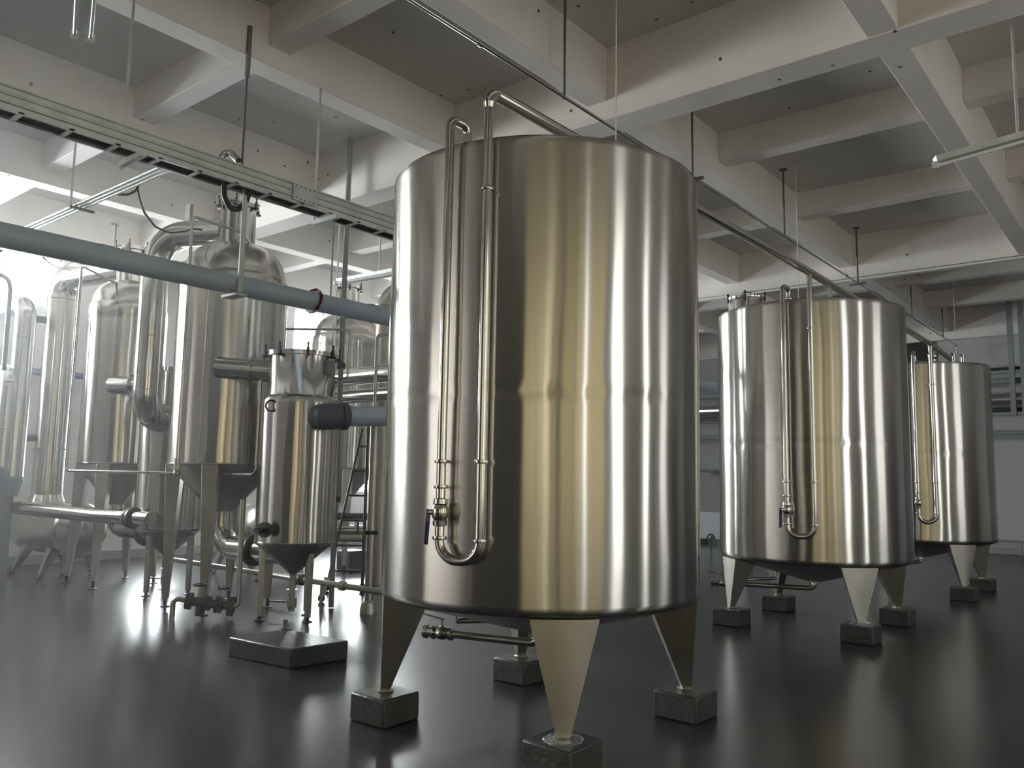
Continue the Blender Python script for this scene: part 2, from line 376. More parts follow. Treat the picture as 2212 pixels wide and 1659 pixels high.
    h = MB(o); h.bar(st+sd*0.06+V(0, 0, 0.015), st+sd*0.066+V(0, 0, -0.05), 0.026, 0.006, out); h.tube([st+sd*0.066+V(0, 0, -0.05), st+sd*0.072+V(0, 0, -0.17)], [0.014, 0.0125], 12)
    hd = h.build('valve_handle', M_BLUE, VB); hd['label'] = 'blue lever handle'
    # drain under the cone
    zd = z0-0.33
    e = V(extras['drain'][0], extras['drain'][1], zd)
    mb = MB(o); mb.tube(fillet([V(cx, cy, z0-0.19), V(cx, cy, zd), e], 0.06), 0.026, 16)
    clampring(mb, V(cx, cy, zd+0.075), 0.026)
    D = mb.build('drain_pipe', M_MIRROR, T)
    dirv = (e-V(cx, cy, zd)).normalized()
    mb = MB(o)
    mb.lathe([(0.026, -0.13), (0.042, -0.125), (0.042, -0.105), (0.030, -0.10), (0.044, -0.06), (0.044, -0.03), (0.030, 0.0), (0.045, 0.005), (0.045, 0.022), (0.034, 0.026), (0.034, 0.06), (0.046, 0.065), (0.046, 0.085), (0, 0.085)], e, 18, dirv)
    mb.tube([e-dirv*0.045+V(0, 0, 0.03), e-dirv*0.045+V(0, 0, 0.085)], 0.01, 10)
    DV = mb.build('drain_valve', M_MIRROR, D)
    MB(o).bar(e-dirv*0.06+V(0, 0, 0.088), e+dirv*0.11+V(0, 0, 0.115), 0.018, 0.006).build('lever', M_DKSTEEL, DV)
    if 'second' in extras:
        s0, s1 = [V(x[0], x[1], zd+0.03) for x in extras['second']]
        mb = MB(o); mb.tube([V(s0.x, s0.y, z0-0.03), s0, s1, V(s1.x, s1.y, z0-0.06)], 0.02, 12); mb.tube(fillet([s0+V(0, 0, 0.0), s1], 0.05), 0.02, 12)
        mb.build('sample_pipe', M_MIRROR, T)
    for p in extras.get('roof', []):
        x, y, kind = p
        r = math.hypot(x-cx, y-cy); zr = z1+0.10*(1-r/R) if r < R else z1
        if kind == 'manway':
            mb = MB(o); b = V(x, y, zr-0.03)
            mb.lathe([(0.19, 0), (0.19, 0.34), (0.215, 0.34), (0.215, 0.355), (0.20, 0.36)], b, 32); mw = mb.build('manway', M_MIRROR, T)
            lid = MB(o).lathe([(0.22, 0.358), (0.222, 0.375), (0.18, 0.39), (0, 0.415)], b, 32).build('manway_lid', M_MIRROR, mw)
            for a in range(5):
                d = V(math.cos(a*1.2566), math.sin(a*1.2566), 0)*0.222
                MB(o).tube([b+d+V(0, 0, 0.32), b+d+V(0, 0, 0.41)], 0.009, 8).ball(b+d+V(0, 0, 0.415), 0.017, 8).build('lid_knob', M_DKSTEEL, mw)
            MB(o).tube([b+V(-0.05, 0, 0.40), b+V(-0.05, 0, 0.45), b+V(0.05, 0, 0.45), b+V(0.05, 0, 0.40)], 0.008, 8).build('lid_handle', M_DKSTEEL, mw)
        elif kind == 'stub':
            mb = MB(o); b = V(x, y, zr-0.02); mb.tube([b, b+V(0, 0, 0.15)], 0.025, 14); clampring(mb, b+V(0, 0, 0.15), 0.026)
            mb.lathe([(0.03, 0.155), (0.032, 0.165), (0, 0.168)], b, 14); mb.build('capped_stub', M_MIRROR, T)
        elif kind == 'lamp':
            mb = MB(o); b = V(x, y, zr-0.02); mb.tube([b, b+V(0, 0, 0.08)], 0.05, 18); mb.ball(b+V(0, 0, 0.12), 0.075, 14); mb.build('breather_dome', M_MIRROR, T)
        elif kind == 'bracket':
            mb = MB(o); b = V(x, y, zr-0.02); mb.bar(b, b+V(0.0, 0, 0.20), 0.05, 0.012, (0, 1, 0)); mb.box(b+V(-0.08, -0.03, 0), b+V(0.08, 0.03, 0.075)); mb.build('roof_bracket', M_GALV, T)
    return T
R_ = math.radians
C1, C2, C3 = (-3.20, 4.22), (-3.07, 8.87), (-2.90, 12.75)
HEAD = [(C1, 1.0, R_(-70)), (C2, 0.965, R_(-70)), (C3, 0.95, R_(-66))]
storage_tank(C1, 1.0, 0.78, 3.37, 0.165, 'nearest and largest stainless storage tank, in the middle of the view', 1, R_(-83), R_(-70), 3.55,
    dict(drain=(-3.92, 4.03), second=((-4.0, 4.32), (-3.66, 4.72)), roof=[(-2.80, 3.97, 'stub')], dents=[(R_(-38), 2.62, 0.003), (R_(-24), 1.96, 0.003), (R_(-38), 1.93, 0.003), (R_(-9), 1.93, 0.004)]))
storage_tank(C2, 0.965, 0.70, 3.30, 0.165, 'middle stainless storage tank of the row, with round manway on its roof', 2, R_(-84), R_(-70), 3.50,
    dict(drain=(-4.0, 8.55), second=((-3.85, 8.75), (-3.62, 9.2)), roof=[(-3.90, 9.17, 'manway'), (-2.75, 8.6, 'bracket')]))
storage_tank(C3, 0.95, 0.72, 3.12, 0.165, 'farthest stainless storage tank of the row, partly hidden by the middle one', 3, R_(-78), R_(-66), 3.30,
    dict(drain=(-3.55, 12.35), roof=[(-2.35, 12.55, 'stub'), (-2.25, 12.62, 'stub'), (-2.6, 12.5, 'lamp')]))
# plinths
def plinth(x, y, s, h, label, wet=False, group='concrete plinths under tank legs'):
    o = V(x, y, 0)
    p = MB(o).box((x-s, y-s, 0), (x+s, y+s, h)).build('concrete_plinth', M_PLINTH, bevel=0.012)
    tag(p, label, 'plinth', group)
    if wet:
        mb = MB(o); pts = []
        for k in range(22):
            a = 2*math.pi*k/22; r = s*0.72*(1+0.3*noise.noise(V(math.cos(a)*2, math.sin(a)*2, x)))
            pts.append((x+r*math.cos(a), y+r*math.sin(a)))
        vb = [mb.bm.verts.new(V(a, b, h-0.002)-o) for a, b in pts]; vt = [mb.bm.verts.new(V(x+(a-x)*0.9, y+(b-y)*0.9, h+0.006)-o) for a, b in pts]
        for k in range(22): mb.bm.faces.new((vb[k], vb[(k+1) % 22], vt[(k+1) % 22], vt[k]))
        mb.bm.faces.new(vt); mb.build('sealant_patch', M_WET, p)
names = {0: 'right rear', 1: 'left rear', 2: 'left', 3: 'front'}
for (c, R, who, wets, dz) in ((C1, 1.0, 'nearest tank', (3,), 0), (C2, 0.965, 'middle tank', (3,), 0), (C3, 0.95, 'farthest tank', (), 0)):
    for k in range(4):
        a = math.pi/4+k*math.pi/2
        nm = {0: 'under the right leg', 1: 'under the rear leg', 2: 'under the left leg', 3: 'under the front leg'}[k]
        if who == 'farthest tank' and k in (1, 2): continue
        plinth(c[0]+math.cos(a)*(R-0.05), c[1]+math.sin(a)*(R-0.05), 0.15, 0.165, 'grey concrete plinth %s of the %s' % (nm, who), k in wets)
# header pipe over the tank row
mb = MB((0, 0, 0)); hp = []
pts = []
for (c, R, a), z in zip(HEAD, (3.61, 3.545, 3.345)): pts.append(V(c[0]+math.cos(a)*(R+0.065), c[1]+math.sin(a)*(R+0.065), z))
HO = V(pts[0].x, pts[0].y, pts[0].z)
H = thing('header_pipe', HO, 'long stainless header pipe running above all three storage tanks', 'pipe')
mb = MB(HO); mb.tube(fillet([pts[0]+V(0, 0, -0.07), pts[0], pts[1], pts[2], pts[2]+V(0.02, 2.0, -0.1)], 0.07), 0.037, 20)
mb.build('pipe_run', M_MIRROR, H)
for p in pts[1:]: MB(HO).tube([p+V(0, 0, -0.05), p], 0.029, 14).build('tee_branch', M_MIRROR, H)
MB(HO).tube([pts[0]+V(0, 0, -0.10), pts[0]+V(0, 0, -0.06)], [0.0265, 0.037], 18).build('pipe_reducer', M_MIRROR, H)

# thin pipe and its hangers above the tanks
TO = V(-3.71, 2, 4.57)
TP = thing('thin_ceiling_pipe', TO, 'thin stainless pipe slung below the ceiling above the tank row', 'pipe')
mb = MB(TO); mb.tube(fillet([(-3.71, 0.5, 4.57), (-3.71, 20.2, 4.57), (-3.71, 20.2, 4.2)], 0.05), 0.014, 12); mb.build('pipe_run', M_MIRROR, TP)
for y in (4.1, 7.4, 10.0, 12.4): MB(TO).lathe([(0.015, -0.02), (0.022, -0.018), (0.022, 0.018), (0.015, 0.02)], (-3.71, y, 4.57), 12, (0, 1, 0)).build('coupling', M_MIRROR, TP)
def rod(x, y, z0, z1, r, label, group, material=M_HANGER, plate=True, foot=None):
    mb = MB((x, y, z1)); mb.tube([(x, y, z0), (x, y, z1)], r, 10)
    if plate: mb.box((x-0.045, y-0.045, z1-0.008), (x+0.045, y+0.045, z1))
    if foot: mb.bar(V(x, y, z0)-V(*foot), V(x, y, z0)+V(*foot), 0.03, 0.03)
    return solo('hanger_rod', mb, material, label, 'hanger rod', group)
G1 = 'hanger rods of the thin ceiling pipe'
rod(-3.72, 5.15, 4.56, ZC, 0.012, 'hanger rod dropping from the slab to the thin pipe above the nearest tank', G1)
rod(-3.72, 7.42, 4.56, ZC, 0.012, 'hanger rod with cross foot beside the top right of the nearest tank', G1, foot=(0.12, 0, 0))
rod(-3.72, 9.95, 4.56, ZC, 0.012, 'dark hanger rod in front of the pale beam, upper right of the middle tank', G1)
rod(-3.72, 13.0, 4.56, ZC, 0.014, 'hanger rod with cross bar just over the middle tank roof', G1, foot=(0.12, 0, 0))
rod(-3.72, 16.3, 4.56, ZC, 0.014, 'hanger rod of the thin pipe in the far bay behind the middle tank', G1)
rod(-3.72, 18.9, 4.56, ZC, 0.014, 'farthest hanger rod of the thin pipe, near the far wall', G1)
G2 = 'thin lamp drop wires from the ceiling'
for (px, py, D, z0, lab) in ((1331, 150, 6.0, 3.42, 'thin pale wire dropping behind the roof of the nearest tank'), (1721, 470, 10.5, 3.5, 'thin pale wire hanging from the slab in front of the middle tank header'),
                         (2062, 690, 17.5, 4.3, 'thin pale wire in the far bay, close to the far wall')):
    p = at(px, py, D); solo('drop_wire', MB((p.x, p.y, ZC)).tube([(p.x, p.y, z0), (p.x, p.y, ZC)], 0.005, 8), M_WHITE, lab, 'wire', G2)

# ------------------------------------------------------------------ fluorescent battens
def batten(a, b, label, rods=(), tubes=2):
    a, b = V(a), V(b); c = (a+b)/2
    T = thing('batten_light', c, label, 'ceiling light', 'unlit fluorescent batten lights')
    d = (b-a).normalized(); s = V(d.y, -d.x, 0)
    mb = MB(c); mb.bar(a, b, 0.075, 0.045); mb.build('housing', M_GALV, T)
    for k in ((-1, 1) if tubes == 2 else (0,)):
        MB(c).tube([a+s*0.045*k+V(0, 0, -0.045), b+s*0.045*k+V(0, 0, -0.045)], 0.014, 12).build('lamp_tube', M_LAMP, T)
        for e in (a, b): MB(c).box(e+s*0.045*k+V(-0.02, -0.02, -0.065), e+s*0.045*k+V(0.02, 0.02, -0.015)).build('lamp_holder', M_WHITE, T)
    for t in rods:
        p = a+(b-a)*t; MB(c).tube([p, V(p.x, p.y, ZC)], 0.011, 10).build('drop_rod', M_GALV, T)
batten(at(2020, 346, 6.5), at(2260, 278, 6.75), 'batten light hanging at the right edge above the middle tank', (0.75,), 1)
batten((-8.42, 6.64, 4.0), (-6.9, 6.72, 4.0), 'batten light sticking out left of the nearest tank', (0.5,))
d_ = V(-0.931, 0.365, 0)
p_ = V(-5.25, 2.04, 4.27); batten(p_, p_-d_*1.3, 'batten light at the top left edge, seen end on', (0.3,))

# ------------------------------------------------------------------ cable tray
TRO = V(-5.7, 3, 3.75)
TR = thing('cable_tray', TRO, 'galvanised ladder cable tray with ribbed sides slung across the left', 'cable tray')
ty0, ty1 = 0.5, 7.4
mb = MB(TRO)
for (x, sgn) in ((-5.635, 1), (-5.815, -1)):
    prof = [(0, 3.75), (0, 3.79), (0.010, 3.797), (0.010, 3.807), (0, 3.814), (0, 3.845), (0.010, 3.852), (0.010, 3.862), (0, 3.869), (0, 3.898), (0.010, 3.905), (0.010, 3.917), (-0.018, 3.917), (-0.018, 3.908), (-0.004, 3.900), (-0.004, 3.755), (-0.02, 3.75)]
    v0 = [mb.bm.verts.new(V(x+sgn*q, ty0, z)-TRO) for q, z in prof]; v1 = [mb.bm.verts.new(V(x+sgn*q, ty1, z)-TRO) for q, z in prof]
    for k in range(len(prof)): mb.bm.faces.new((v0[k], v0[(k+1) % len(prof)], v1[(k+1) % len(prof)], v1[k]))
    rail = mb.build('side_rail', M_GALV, TR, sharp=20); mb = MB(TRO)
for k in range(22):
    y = 0.62+k*0.31
    MB(TRO).bar((-5.815, y, 3.758), (-5.635, y, 3.758), 0.035, 0.012).build('rung', M_GALV, TR)
sp = MB(TRO); sp.box((-5.628, 3.93, 3.77), (-5.622, 4.17, 3.915))
SPL = sp.build('splice_plate', M_GALV, TR)
for k in range(5):
    for z in (3.79, 3.895): MB(TRO).ball((-5.62, 3.96+k*0.045, z), 0.006, 6).build('bolt', M_DKSTEEL, SPL)
random.seed(3)
for k in range(4):
    x = -5.787+0.04*k
    pts = [(x+0.006*math.sin(i*0.9+k), ty0+0.1+i*0.345, 3.782+0.004*math.cos(i*1.3+k*2)) for i in range(20)]
    solo('power_cable', MB(pts[0]).tube(pts, 0.016, 10), M_BLACK, 'black power cable lying in the ladder cable tray', 'cable', 'black cables in the tray')
# slack loop hanging below the tray
lp = [(-5.74, 3.36, 3.79), (-5.79, 3.40, 3.68), (-5.80, 3.46, 3.60), (-5.79, 3.53, 3.60), (-5.76, 3.58, 3.68), (-5.74, 3.60, 3.79)]
solo('cable_loop', MB(lp[0]).tube(fillet(lp, 0.05, 5), 0.022, 12), M_BLACK, 'slack black cable loop sagging below the cable tray', 'cable')
# flexible conduit elbow rising over the tray
ce = [at(478, 348, 6.9), at(482, 332, 6.9), at(500, 330, 6.85), at(515, 348, 6.8)]
solo('conduit_elbow', MB(ce[0]).tube(fillet(ce, 0.05, 6), 0.028, 14), M_MIRROR, 'short bent conduit elbow standing behind the tray top edge', 'conduit')
def bracket(y, z, label):
    T = thing('tray_bracket', (-5.83, y, z), label, 'bracket', 'hanging tray brackets')
    o = T.location
    MB(o).bar((-5.85, y, z), (-5.50, y, z), 0.04, 0.04).build('cross_channel', M_GALV, T)
    MB(o).tube([(-5.83, y, z-0.04), (-5.83, y, 4.96)], 0.011, 10).build('threaded_rod', M_GALV, T)
bracket(2.60, 3.70, 'tray bracket and pale rod nearest the left edge'); bracket(4.31, 3.70, 'tray bracket and pale rod to the left of the nearest tank')

# ------------------------------------------------------------------ overhead grey pipe with strap hanger
PO = V(-5.85, 1, 3.0)
PP = thing('pvc_pipe', PO, 'long thick grey plastic pipe crossing in front of the vessels', 'pipe')
mb = MB(PO); mb.tube([(-5.85, 0.2, 3.0), (-5.85, 13.3, 3.0)], 0.083, 32); mb.build('pipe_run', M_PVC, PP)
for y in (2.55, 3.78, 4.75): MB(PO).lathe([(0.083, -0.05), (0.0865, -0.048), (0.0865, 0.048), (0.083, 0.05)], (-5.85, y, 3.0), 32, (0, 1, 0)).build('socket_joint', M_PVC, PP)
st = MB((-5.85, 4.36, 3.0))
for k in range(14):
    a0 = 2*math.pi*k/14; a1 = 2*math.pi*(k+1)/14; r = 0.091
    y0 = 4.34+0.03*math.cos(a0)
    st.bar((-5.85+r*math.cos(a0), 4.36+0.02*math.sin(a0), 3+r*math.sin(a0)), (-5.85+r*math.cos(a1), 4.36+0.02*math.sin(a1), 3+r*math.sin(a1)), 0.045, 0.008, (0, 1, 0))
st.bar((-5.86, 4.33, 3.095), (-5.88, 4.40, 3.125), 0.03, 0.012)
solo('red_strap', st, M_RED, 'dark red strap tied round the grey plastic pipe', 'strap')
T = thing('strap_hanger', (-5.83, 3.56, 5.1), 'pale flat strap hanger holding the grey plastic pipe from the beam', 'hanger'); o = T.location
MB(o).bar((-5.815, 3.56, 5.2), (-5.815, 3.56, 4.75), 0.03, 0.03, (1, 0, 0)).build('beam_bracket', M_HANGER, T)
MB(o).tube([(-5.82, 3.56, 4.8), (-5.82, 3.56, 3.9)], 0.010, 10).build('rod', M_HANGER, T)
MB(o).bar((-5.745, 3.56, 3.72), (-5.745, 3.56, 2.92), 0.045, 0.012, (1, 0, 0)).build('flat_strap', M_GALV, T)
MB(o).box((-5.95, 3.52, 2.895), (-5.74, 3.62, 2.915)).build('saddle_plate', M_WHITE, T)
MB(o).bar((-5.83, 3.56, 3.9), (-5.745, 3.56, 3.72), 0.03, 0.012, (1, 0, 0)).build('offset_link', M_GALV, T)

# ------------------------------------------------------------------ conduit bundle and its brackets
CO = V(-8.2, 3.25, 4.03)
G = 'parallel steel conduits behind the tray'
for k in range(3):
    y = 3.235+k*0.045
    solo('steel_conduit', MB((-8.2, y, 4.045)).tube([(-5.95, y, 4.045), (-13.6, y, 4.045)], 0.014, 12), M_GALV,
         '%s of three thin steel conduits running left to the window wall' % ('nearest', 'middle', 'farthest')[k], 'conduit', G)
for (x, lab) in ((-8.2, 'angle bracket with rod carrying the three conduits, right one'), (-10.6, 'angle bracket with rod carrying the three conduits, left one')):
    T = thing('conduit_bracket', (x, 3.2, 4.02), lab, 'bracket', 'conduit brackets'); o = T.location
    mb = MB(o); mb.bar((x, 3.19, 4.022), (x, 3.42, 4.022), 0.05, 0.018); mb.build('angle_iron', M_HANGER, T)
    MB(o).tube([(x, 3.2, 4.0), (x, 3.2, ZB+0.2 if x > -9 else 4.96)], 0.011, 10).build('rod', M_GALV, T)
mb = MB(at(300, 408, 8.5)); pts = [at(256, 420, 8.62), at(278, 420, 8.55), at(297, 410, 8.5), at(298, 402, 8.5)]
mb.tube(fillet(pts, 0.1, 5), 0.012, 10)
solo('cable_tail', mb, M_BLACK, 'short black cable end hooked under the three conduits', 'cable')
mb = MB(at(297, 404, 8.5))
pts = [at(297, 404, 8.5), at(299, 425, 8.55), at(312, 460, 8.75), at(335, 490, 9.0), at(365, 503, 9.2), at(400, 500, 9.4), at(420, 494, 9.5), at(436, 497, 9.55)]
mb.tube(fillet(pts, 0.3, 5), 0.011, 10)
solo('drooping_cable', mb, M_BLACK, 'black cable drooping from the conduits to the middle evaporator vessel', 'cable')
pts = [at(92, 555, 12.2), at(105, 568, 12.2), at(130, 581, 12.0), at(155, 585, 11.8), at(176, 584, 11.6)]
solo('drooping_cable', MB(pts[0]).tube(fillet(pts, 0.3, 5), 0.010, 8), M_BLACK, 'thin dark cable sagging beside the left vessel under the grey pipe', 'cable')
for (px, py, D, zt, r, lab, g) in ((248, 520, 12.6, 4.96, 0.018, 'dark drop rod with round plate above the left vessel', 1), (716, 600, 12.0, ZC, 0.013, 'thin rod hanging above the rear domed vessel', 0),):
    p = at(px, py, D); z0 = at(px, 545 if g else 640, D).z
    mb = MB((p.x, p.y, zt)); mb.tube([(p.x, p.y, z0), (p.x, p.y, zt)], r, 10); mb.lathe([(0.07, -0.01), (0.07, 0), (0, 0)], (p.x, p.y, zt), 18)
    solo('drop_rod', mb, M_HANGER, lab, 'hanger rod')

# ------------------------------------------------------------------ evaporator vessels
def taper_leg(parent, o, top, bot, wt, wb, yaw=0.0, name='leg'):
    mb = MB(o); top, bot = V(top), V(bot)
    c, s = math.cos(yaw), math.sin(yaw)
    def sq(p, h): return [p+V(c*x-s*y, s*x+c*y, 0)*h for x, y in ((-1, -1), (1, -1), (1, 1), (-1, 1))]
    k = bot+(top-bot)*0.06
    mb.hexa(sq(k, wb)+sq(top, wt)); lg = mb.build(name, M_LEG, parent, bevel=0.006)
    MB(o).lathe([(0.05, 0), (0.05, 0.008), (0.018, 0.015), (0.018, bot.z+0.05+(top.z-bot.z)*0.06)], (bot.x, bot.y, 0), 16).build('levelling_foot', M_DKSTEEL, lg)
def lid(o, parent, c, r, z, nclamp, dark=0.0):
    F = MB(o).lathe([(r, z-0.02), (r+0.035, z-0.018), (r+0.035, z), (r+0.03, z+0.002), (r+0.03, z+0.006), (r+0.035, z+0.008), (r+0.035, z+0.026), (r, z+0.03), (0, z+0.045)], (c[0], c[1], 0), 40).build('lid', M_MIRROR, parent)
    for k in range(nclamp):
        a = 2*math.pi*(k+0.35)/nclamp; d = V(math.cos(a), math.sin(a), 0); p = V(c[0], c[1], z)+d*(r+0.04)
        mb = MB(o); mb.bar(p+V(0, 0, -0.045), p+V(0, 0, 0.05), 0.03, 0.02, d); mb.tube([p+V(0, 0, 0.04), p+V(0, 0, 0.085)], 0.009, 8); mb.ball(p+V(0, 0, 0.09), 0.014, 8)
        mb.bar(p+V(0, 0, -0.03)-d*0.03, p+V(0, 0, -0.03)+d*0.03, 0.03, 0.02)
        mb.build('clamp', M_DKSTEEL, F)
def separator(c, R, lab, leg, nozzle_to=None, neck_r=0.2, z0=1.56, zs=3.52, elbow=None, dish=0.40):
    cx, cy = c; T = thing('evaporator_vessel', (cx, cy, 0), lab, 'vessel', 'domed evaporator vessels'); o = T.location
    zt = zs+0.20
    prof = [(R-0.005, z0), (R, z0+0.015)]+[(R, z0+0.03+(zs-z0-0.03)*k/30) for k in range(31)]
    prof += [(R+0.004, zs+0.01), (R-0.004, zs+0.10), (R-0.008, zt-0.05), (R-0.03, zt-0.02)]
    def wob(th, h): return 0.004*noise.noise(V(math.cos(th)*2+cx, math.sin(th)*2, h*1.3)) if z0+0.1 < h < zs-0.1 else 0
    MB(o).lathe(prof, (cx, cy, 0), 96, wob=wob).build('shell', M_SHELL, T, sharp=50)
    Rd = R-0.03
    MB(o).lathe([(Rd*math.cos(a)**0.72, zt-0.03+(dish+0.02)*math.sin(a)) for a in [i*math.pi/2/12*0.995 for i in range(13)]], (cx, cy, 0), 72).build('dome', M_SHELL, T, sharp=60)
    MB(o).lathe([(R-0.012, z0-0.002), (R-0.02, z0-0.015), (0.125, z0-0.50), (0.12, z0-0.53)], (cx, cy, 0), 64).build('cone', M_LEG, T)
    MB(o).torus((cx, cy, z0+0.01), (0, 0, 1), R+0.002, 0.008, 72).build('rim_band', M_SHELL, T)
    zn = zt+dish+0.43
    N = MB(o).lathe([(neck_r+0.01, zt+dish*0.7), (neck_r, zt+dish*0.8), (neck_r, zn)], (cx, cy, 0), 40).build('neck', M_MIRROR, T)
    lid(o, N, c, neck_r, zn, 6)
    for k in range(4):
        a = math.pi/4+k*math.pi/2+leg[2]
        p = V(cx+leg[0]*math.cos(a), cy+leg[0]*math.sin(a), 0); q = V(cx+(R-0.07)*math.cos(a), cy+(R-0.07)*math.sin(a), 0)
        taper_leg(T, o, q+V(0, 0, z0+0.0), p+V(0, 0, 0.0), 0.085, 0.03, a)
    if elbow: elbow(T, o)
    return T
def flange(mb, p, axis, r, t=0.02): mb.lathe([(r*0.6, -t), (r, -t), (r, t), (r*0.6, t)], p, 28, axis)
def sight_nozzle(T, o, a, b, r):
    a, b = V(a), V(b); d = (b-a).normalized()
    mb = MB(o); mb.tube([a, b], r, 24); n = mb.build('side_nozzle', M_MIRROR, T)
    mb = MB(o); flange(mb, a+(b-a)*0.55, d, r+0.03, 0.012); mb.build('flange', M_MIRROR, n)
CV1, CV0, CH1, CV2, CB1 = (-8.35, 5.10), (-11.0, 5.15), (-9.72, 5.22), (-7.15, 5.22), (-10.40, 8.45)
def v1_pipes(T, o):
    pr = V(-9.31, 4.635, 0); zt = 4.27; h1 = V(CH1[0], CH1[1], 0)
    mb = MB(o)
    dirh = (h1-pr).normalized()
    mb.tube(fillet([V(CV1[0], CV1[1], zt)+(pr-V(CV1[0], CV1[1], 0)).normalized()*0.15, pr+V(0, 0, zt), pr+V(0, 0, 2.1), pr+dirh*0.5+V(0, 0, 2.1)], [0.36, 0.30], 12), 0.155, 32)
    P = mb.build('vapour_pipe', M_MIRROR, T)
    for z in (3.05, 2.42): MB(o).torus(pr+V(0, 0, z), (0, 0, 1), 0.155, 0.004, 32).build('weld_ring', M_MIRROR, P)
    lp_ = V(CV1[0], CV1[1], 0)*0.38+pr*0.62
    MB(o).box(lp_+V(-0.055, -0.02, zt+0.14), lp_+V(0.055, 0.02, zt+0.36)).build('lifting_lug', M_HANGER, T)
    sight_nozzle(T, o, (CV1[0]+0.42, CV1[1]-0.40, 2.60), (CV2[0]-0.2, CV2[1]-0.1, 2.55), 0.115)
    mb = MB(o); ze = 0.72
    ze = 0.66; fl = V(-7.76, 5.16, ze); fe = V(-7.2, 5.215, ze)
    mb.tube(fillet([(CV1[0], CV1[1], 1.05), (CV1[0], CV1[1], ze), fl, fe], [0.26, 0.3], 10), 0.125, 28); E_ = mb.build('bottom_elbow', M_MIRROR, T)
    mb = MB(o); flange(mb, fl, V(fe.x-fl.x, fe.y-fl.y, 0), 0.172, 0.025); mb.build('flange', M_DKSTEEL, E_)
separator(CV1, 0.60, 'large domed evaporator vessel, nearest of the left group, vapour bend on its left', (0.55, 0, 0), elbow=v1_pipes)
CH0 = (-12.5, 4.87)
def v0_pipes(T, o):
    mb = MB(o); ze = 0.72
    mb.tube(fillet([(CV0[0], CV0[1], 1.05), (CV0[0], CV0[1], ze), (-10.1, 5.2, ze), (CH1[0]-0.1, CH1[1], ze)], [0.24, 0.3], 10), 0.11, 24); E_ = mb.build('bottom_elbow', M_MIRROR, T)
    mb = MB(o); flange(mb, V(-10.15, 5.2, ze), (1, 0.0, 0), 0.19, 0.03); mb.build('flange', M_DKSTEEL, E_)
    sight_nozzle(T, o, (CV0[0]+0.35, CV0[1]-0.30, 2.58), (CH1[0]-0.25, CH1[1]-0.18, 2.55), 0.115)
    zt = 4.28
    mb = MB(o); mb.tube(fillet([V(CV0[0], CV0[1], zt), V(CH0[0], CH0[1], zt), V(CH0[0], CH0[1], 3.95)], 0.30, 10), 0.19, 28); P = mb.build('vapour_pipe', M_MIRROR, T)
separator(CV0, 0.50, 'domed evaporator vessel left of the large one, half hidden behind the vapour bend', (0.55, 0, 0), elbow=v0_pipes, dish=0.34, neck_r=0.19)
separator(CB1, 0.56, 'domed evaporator vessel in the rear row, behind the small lidded heater', (0.55, 0, 0.25), dish=0.36, neck_r=0.17)
# tall heater columns with stepped tops
def heater(c, lab, legs, parts=None, lidclamps=8):
    cx, cy = c; T = thing('heater_vessel', (cx, cy, 0), lab, 'vessel', 'lidded heater columns'); o = T.location
    def wob(th, h): return 0.003*noise.noise(V(math.cos(th)*2.4+cx, math.sin(th)*2.4, h*1.6))
    MB(o).lathe([(0.385, 0.76), (0.40, 0.78)]+[(0.40, 0.8+1.40*k/20) for k in range(21)]+[(0.397, 2.23), (0.385, 2.26), (0.345, 2.285)], (cx, cy, 0), 72, wob=wob).build('shell', M_SHELL, T, sharp=50)
    MB(o).torus((cx, cy, 0.79), (0, 0, 1), 0.40, 0.007, 72).build('rim_band', M_SHELL, T)
    U = MB(o).lathe([(0.355, 2.27), (0.342, 2.30), (0.342, 2.70)], (cx, cy, 0), 64).build('upper_drum', M_MIRROR, T)
    lid(o, U, c, 0.342, 2.72, lidclamps)
    MB(o).lathe([(0.385, 0.765), (0.36, 0.74), (0.035, 0.455), (0.03, 0.42)], (cx, cy, 0), 48).build('cone', M_LEG, T)
    for (x, y) in legs:
        d = V(x-cx, y-cy, 0)
        taper_leg(T, o, V(cx, cy, 0)+d*1.0+V(0, 0, 0.71), (x, y, 0), 0.03, 0.025, math.atan2(d.y, d.x))
    mb = MB(o); mb.tube([(cx, cy, 0.44), (cx, cy, 0.08)], 0.032, 14); mb.lathe([(0.03, 0.20), (0.05, 0.21), (0.05, 0.12), (0.03, 0.11)], (cx, cy, 0), 14); mb.lathe([(0.03, 0.30), (0.06, 0.30), (0.06, 0.29), (0.03, 0.29)], (cx, cy, 0), 18)
    DR = mb.build('drain', M_LEG, T)
    MB(o).bar((cx-0.03, cy, 0.17), (cx-0.22, cy-0.12, 0.17), 0.03, 0.014).build('drain_lever', M_DKSTEEL, DR)
    if parts: parts(T, o)
    return T
